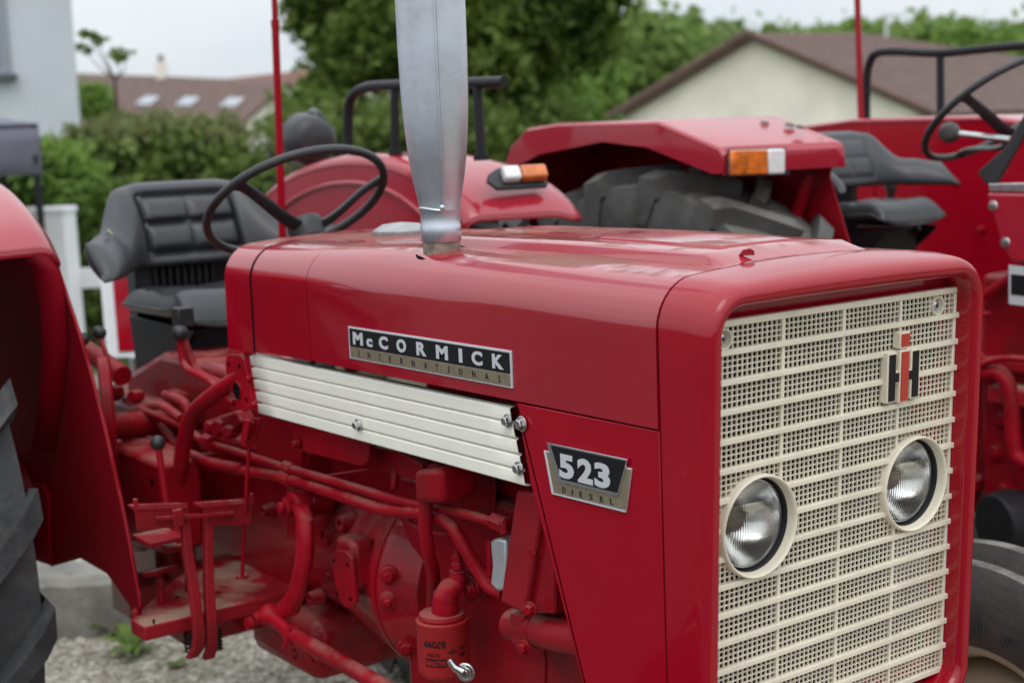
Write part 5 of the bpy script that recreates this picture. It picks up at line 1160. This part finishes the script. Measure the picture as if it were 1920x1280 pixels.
def weed(px, py, n, s, label):
    c = at(px, py, Z=.005); o = empty('weed', c, label, 'plant', 'weeds in the gravel'); b = MB()
    for i in range(n):
        a = 2 * PI * i / n + RNG.uniform(-.3, .3); L = s * RNG.uniform(.6, 1.1); e = Vector((math.cos(a), math.sin(a), 0)); w = Vector((-e.y, e.x, 0)) * L * .16; h = RNG.uniform(.5, 1.2)
        p1, p2_, p3 = c + e * L * .3 + Vector((0, 0, L * .4 * h)), c + e * L * .7 + Vector((0, 0, L * .55 * h)), c + e * L + Vector((0, 0, L * .35 * h))
        b.add([c, p1 - w, p1 + w, p2_ - w * .9, p2_ + w * .9, p3], [(0, 1, 2), (1, 3, 4, 2), (3, 5, 4)])
    b.build('leaves', 'leaf_weed', o, smooth=60)
    b = MB(); b.tube([c - Vector((0, 0, .01)), c + Vector((.004, .003, s * .35))], .004, 6); b.build('stem', 'leaf_weed', o)
weed(248, 1222, 15, .12, 'bright green weed with pointed leaves growing in the gravel')
weed(210, 1190, 9, .09, 'small dark weed at the foot of the concrete block')
weed(330, 1250, 11, .05, 'tiny yellowish weed low in the gravel below the footplate')
# ---- hedge, bushes
hc = at(300, 380, d=12.5); HG = empty('hedge', hc, 'broad dense green hedge behind the seat, loose shoots on top', 'hedge')
L = []
for px, py, rx, rz, n in ((150, 410, .40, .50, 2400), (235, 365, .45, .46, 3000), (330, 355, .52, .50, 3600), (415, 365, .45, .46, 3000), (475, 420, .36, .50, 2200), (300, 490, .8, .6, 4200), (420, 500, .6, .55, 3000), (200, 510, .6, .55, 3000)):
    c = at(px, py, d=12.5 + RNG.uniform(-.3, .3)); L.append((c, (rx, rx, rz), n))
leaf_mesh('crown', L, .07, 'leaf_hedge', HG, 60, .2)
L = []
for px, py, rx, rz, n in ((190, 270, .32, .20, 600), (290, 255, .5, .20, 1100), (390, 262, .36, .20, 700), (130, 300, .25, .2, 500)):
    c = at(px, py, d=12.7); L.append((c, (rx, rx, rz), n))
leaf_mesh('shoots', L, .05, 'leaf_olive', HG, 90, .16, aspect=3.5, up=1.2)
for px in (180, 260, 340, 420, 480):
    c = at(px, 400, d=12.5); limbs((c.x, c.y, 0), (c.x, c.y, c.z + .3), .05, [c + Vector((RNG.uniform(-.5, .5), RNG.uniform(-.5, .5), .4)) for _ in range(4)]).build('stem', 'bark', HG, smooth=60)
c = at(70, 345, d=11.5); TH = empty('hedge', c, 'short trimmed bright hedge above the white pillar, under the gazebo', 'hedge')
leaf_mesh('crown', [(at(px, 345, d=11.5), (.34, .35, .34), 2600) for px in (0, 50, 110)], .05, 'leaf_bush', TH, 60, .24)
limbs((c.x, c.y, 0), (c.x, c.y, c.z), .05, [c + Vector((.2, .2, .2)), c + Vector((-.2, -.2, .2))]).build('stem', 'bark', TH)
tree('bush', 'pale green bush growing between the hedge and the mudguard', 500, 345, 14.5, .45, .42, 'leaf_olive', 3500, .06, cat='bush')
tree('bush', 'loose light green bush left of the conifer behind the mast', 612, 235, 17.5, .62, .55, 'leaf_bush', 7000, .09, cat='bush')
tree('bush', 'bright green bush below the conifer beside the rail', 980, 215, 17, .95, .62, 'leaf_bush', 6000, .09, cat='bush')
tree('bush', 'fresh green bush in front of the pale gabled house', 1045, 205, 19, .50, .55, 'leaf_bush', 4500, .08, cat='bush')
tree('bush', 'low dark bush under the hand rail of the near mudguard', 780, 260, 15, 1.3, .45, 'leaf_hedge', 6000, .08, cat='bush')
tree('bush', 'small leafy bush in front of the brown roofs', 180, 195, 30, .38, .42, 'leaf_bush', 1400, .09, cat='bush')
# ---- conifer
cc = at(865, 20, d=15.5); CF = empty('conifer', cc, 'large dark rounded conifer behind the exhaust stack', 'tree')
L = []
for px, py, rx, rz, n in ((660, 40, .62, .62, 6000), (640, -60, .6, .7, 4000), (740, 80, .7, .5, 6000), (860, 90, .75, .5, 6500), (980, 80, .7, .52, 6000), (1070, 30, .55, .55, 5500), (1095, -50, .5, .6, 3500), (860, -10, 1.2, .7, 9000), (850, -150, 1.3, .8, 5000)):
    c = at(px, py, d=15.5 + RNG.uniform(-.5, .4)); L.append((c, (rx, rx, rz), n))
leaf_mesh('crown', L, .075, 'leaf_conifer', CF, 70, .2, aspect=2.2)
c = at(885, 150, d=15.6); b = limbs((c.x, c.y, 0), (c.x, c.y, cc.z + 1.2), .17, [Vector(l[0]) for l in L]); b.build('trunk', 'bark', CF, smooth=60)
# ---- sapling twigs against the sky
c = at(215, 150, d=13.2); SP_ = empty('sapling', c, 'thin sapling with a few leaf tufts against the sky', 'tree')
b = MB(); tips = [at(168, 72, d=13.2), at(182, 78, d=13.2), at(236, 104, d=13.2), at(220, 108, d=13.2), at(156, 94, d=13.2)]
for t_ in tips: b.tube([Vector((c.x, c.y, 0)), c, c.lerp(t_, .6) + Vector((.02, .02, -.05)), t_], [.03, .014, .006, .003], 6)
b.build('stem', 'bark', SP_, smooth=60)
leaf_mesh('leaves', [(t_, (.07, .07, .05), 26) for t_ in tips], .05, 'leaf_hedge', SP_, 6, .4)
# ---- far brown roofs
def gable_house(name, label, pA, pB, hgt, dep, wall_m, roof_m, wall_h, cat='house'):
    """ridge from pA to pB, eaves hgt lower and dep away on both sides"""
    o = empty(name, pA, label, cat); pA, pB = Vector(pA), Vector(pB); dr = (pB - pA); dr.z = 0; dr.normalize(); nr = Vector((-dr.y, dr.x, 0)); nr = -nr if nr.dot(AWAY) > 0 else nr
    e1, e2 = pA + nr * dep - Vector((0, 0, hgt)), pB + nr * dep - Vector((0, 0, hgt)); e3, e4 = pA - nr * dep - Vector((0, 0, hgt)), pB - nr * dep - Vector((0, 0, hgt))
    b = MB(); b.add([pA, pB, e1, e2, e3, e4], [(0, 1, 3, 2), (0, 4, 5, 1)]); R_ = b.build('roof', roof_m, o, smooth=0, solid=.12)
    s = .94; a = [e.copy() for e in (e1, e2, e4, e3)]; cen = sum(a, Vector()) / 4; a = [cen + (x - cen) * s for x in a]
    b = MB(); b.prism([Vector((x.x, x.y, x.z - wall_h)) for x in a], (0, 0, wall_h)); b.build('wall', wall_m, o)
    for x_, p_, q_ in ((.25, e1, e3), (-.25, e2, e4)):
        t_ = pA if x_ > 0 else pB; b = MB(); b.prism([p_ + dr * x_, q_ + dr * x_, t_ + dr * x_ - Vector((0, 0, .1))], dr * .1); b.build('gable', wall_m, o)
    # courses of tiles as raised rows
    b = MB(); n = 14
    for k in range(1, n):
        t_ = k / n; q0, q1 = pA.lerp(e1, t_), pB.lerp(e2, t_); up = (e1 - pA).cross(dr); up = up.normalized(); up = up if up.z > 0 else -up
        b.obox((q0 + q1) / 2 + up * .01, (q1 - q0) / 2, (e1 - pA).normalized() * .02, up * .008)
    tag(b.build('tile_rows', roof_m, R_), kind='stuff')
    return o, R_, pA, pB, e1, e2
o, R_, A_, B_, e1, e2 = gable_house('brown_roofed_house', 'long low house with brown tiled roof, skylights and chimney', at(60, 134, d=46), at(540, 152, d=42), 1.45, 3.0, 'render_wall', 'roof_brown', 4)
up = Vector((0, 0, 1))
for u, v_ in ((.60, .52), (.745, .50), (.90, .48)):
    q = A_.lerp(B_, u).lerp(e1.lerp(e2, u), v_); rr = (B_ - A_).normalized(); dd = (e1 - A_).normalized(); nn_ = rr.cross(dd); nn_ = nn_ if nn_.z > 0 else -nn_
    b = MB(); b.obox(q + nn_ * .05, rr * .24, dd * .26, nn_ * .03); s_ = b.build('skylight', 'white_paint', o, bevel=.01)
    b = MB(); b.obox(q + nn_ * .085, rr * .20, dd * .21, nn_ * .012); b.build('pane', 'glass_pane', s_)
q = A_.lerp(B_, .53); b = MB(); b.obox(q + Vector((0, 0, .1)), RIGHT * .13, AWAY * .2, (0, 0, .32)); CH = b.build('chimney', 'render_wall', o, bevel=.01); b = MB(); b.cyl(q + Vector((0, 0, .42)), q + Vector((0, 0, .62)), .08, 10); b.build('chimney_pot', 'bark', CH)
o, R_, A_, B_, e1, e2 = gable_house('brown_roofed_house', 'house with reddish roof rising beside the conifer', at(420, 148, d=56), at(660, 122, d=50), 1.5, 3.2, 'render_wall', 'roof_red', 4)
q = A_.lerp(B_, .6).lerp(e1.lerp(e2, .6), .6); rr = (B_ - A_).normalized(); dd = (e1 - A_).normalized(); nn_ = rr.cross(dd); nn_ = nn_ if nn_.z > 0 else -nn_
b = MB(); b.obox(q + nn_ * .05, rr * .35, dd * .33, nn_ * .05); s_ = b.build('skylight', 'white_paint', o, bevel=.01); b = MB(); b.obox(q + nn_ * .085, rr * .28, dd * .27, nn_ * .012); b.build('pane', 'glass_pane', s_)
b = MB(); q = at(480, 280, d=20); b.obox(q, RIGHT * .22, AWAY * .3, (0, 0, .12)); b.obox(q - Vector((0, 0, q.z / 2 + .06)), RIGHT * .04, AWAY * .04, (0, 0, q.z / 2 - .06)); tag(b.build('stone_trough', 'white_paint', None, bevel=.05), 'small pale planter on a post among the bushes behind the mast', 'planter')
# ---- gabled house at the right
A_ = at(1410, 74, d=30); E1 = at(1150, 226, d=32.0); E2 = at(1735, 216, d=28.0); E1.z = E2.z = (E1.z + E2.z) / 2
A_ = Vector(((E1.x + E2.x) / 2, (E1.y + E2.y) / 2, A_.z)); wv = (E2 - E1).normalized(); bk_ = Vector((-wv.y, wv.x, 0)); bk_ = bk_ if bk_.dot(AWAY) > 0 else -bk_
# roof leans to the right behind the gable
bk_ = (bk_ + wv * .55).normalized()
GHs = empty('gabled_house', A_, 'pale rendered house with a brown hipped roof behind the second tractor', 'house')
L_ = 10.5; Rg = A_ + bk_ * 2.6
b = MB(); b.prism([Vector((E1.x, E1.y, 0)), Vector((E2.x, E2.y, 0)), E2, A_, E1], bk_ * L_ * .02); b.build('wall', 'render_wall', GHs)
b = MB(); F1, F2 = E1 + bk_ * L_, E2 + bk_ * L_
for s0, s1 in ((E2, F2), (E1, F1)): b.prism([Vector((s0.x, s0.y, 0)), Vector((s1.x, s1.y, 0)), s1, s0], -wv * .15 if s0 is E2 else wv * .15)
b.build('wall', 'render_wall', GHs)
ov = Vector((0, 0, .10)); ex = wv * .35 - Vector((0, 0, .16)); fr = -bk_ * .25
b = MB(); P0, P1, Q0, Q1 = A_ + ov + fr, Rg + ov, E2 + ov + ex + fr, F2 + ov + ex; b.add([P0, P1, Q1, Q0], [(0, 1, 2, 3)]); R0, R1 = E1 + ov - wv * .35 - Vector((0, 0, .16)) + fr, F1 + ov - wv * .35 - Vector((0, 0, .16))
b.add([P0, P1, R1, R0], [(0, 3, 2, 1)]); b.add([P1, Q1, R1], [(0, 1, 2)]); RF = b.build('roof', 'roof_brown', GHs, smooth=0, solid=.10)
b = MB(); n = 22
for k in range(1, n):
    t_ = k / n; q0, q1 = P0.lerp(Q0, t_), P1.lerp(Q1, t_); sp = (Q0 - P0).normalized(); nn_ = sp.cross(bk_); nn_ = nn_ if nn_.z > 0 else -nn_; nn_.normalize()
    b.obox((q0 + q1) / 2 + nn_ * .01, (q1 - q0) / 2, sp * .012, nn_ * .006)
tag(b.build('tile_rows', 'roof_brown', RF), kind='stuff')
for s0, s1 in ((P0, Q0), (P0, R0)):
    b = MB(); b.tube([s0 + Vector((0, 0, .02)), s1 + Vector((0, 0, .02))], .065, 6); b.build('verge_tiles', 'roof_edge', RF)
# lamp post and far trees
b = MB(); q = at(1662, 30, d=40); b.tube([Vector((q.x, q.y, 0)), q], [.06, .04], 8); b.obox(q + RIGHT * .2, RIGHT * .3, AWAY * .08, (0, 0, .04)); tag(b.build('lamp_post', 'white_paint', None), 'slim pale lamp post behind the brown hipped roof', 'lamp post')
for px, py, d, rx, rz, m_, n, s_, lab in ((1235, 130, 38, 1.5, 1.5, 'leaf_pale', 5000, .2, 'pale green tree left of the pale gabled house'), (1190, 120, 50, 1.6, 1.5, 'leaf_far', 4500, .26, 'mid green tree between the conifer and the gabled house'), (1100, 175, 36, .9, 1.0, 'leaf_bush', 4000, .17, 'bright green tree partly behind the conifer, near the mudguard'),
                                  (1480, 112, 62, 2.2, 1.3, 'leaf_pale', 4500, .3, 'light green tree just above the gable peak'), (1610, 112, 58, 2.2, 1.3, 'leaf_bush', 4500, .28, 'green tree behind the lamp post'), (1740, 112, 56, 2.2, 1.4, 'leaf_pale', 5000, .28, 'yellow green tree above the end of the brown roof'), (1880, 125, 48, 2.0, 1.6, 'leaf_bush', 5000, .24, 'leafy green tree at the right edge above the steering wheel'), (1330, 110, 60, 2.0, 1.3, 'leaf_far', 4500, .3, 'round mid green tree left of the gable peak')):
    tree('leafy_tree', lab, px, py, d, rx, rz, m_, n, s_, group='trees on the slope beyond the houses')
# wooded hill
b = MB(); rg = []; NX = 60
def hillz(px): return 34 + 10 * math.sin((px - 900) / 260.0) * .25 - 12 * ss(1900, 2300, px)
rows = []
for j, (d, hy) in enumerate(((75, 225), (110, 165), (150, 125), (190, 100), (230, 120))):
    row = []
    for i in range(NX + 1):
        px = 950 + 1400 * i / NX; q = at(px, hy + 8 * math.sin(px * .013 + j) - (px - 1400) * .03, d=d); row.append(q)
    rows.append(row)
b.loft(rows, False); tag(b.build('wooded_hill', 'leaf_far', None, smooth=60), kind='structure')
L = []
for j in range(len(rows) - 1):
    for i in range(0, NX, 2):
        for t_ in (.1, .6):
            q = rows[j][i].lerp(rows[j + 1][i], t_); L.append((q + Vector((0, 0, .8)), (3.0, 3.0, 2.0 + RNG.uniform(-.4, .7)), 130))
o = leaf_mesh('wood', L, .75, 'leaf_far', None, 14, .25); tag(o, 'far woodland covering the hill beyond the houses', 'woodland', kind='stuff')
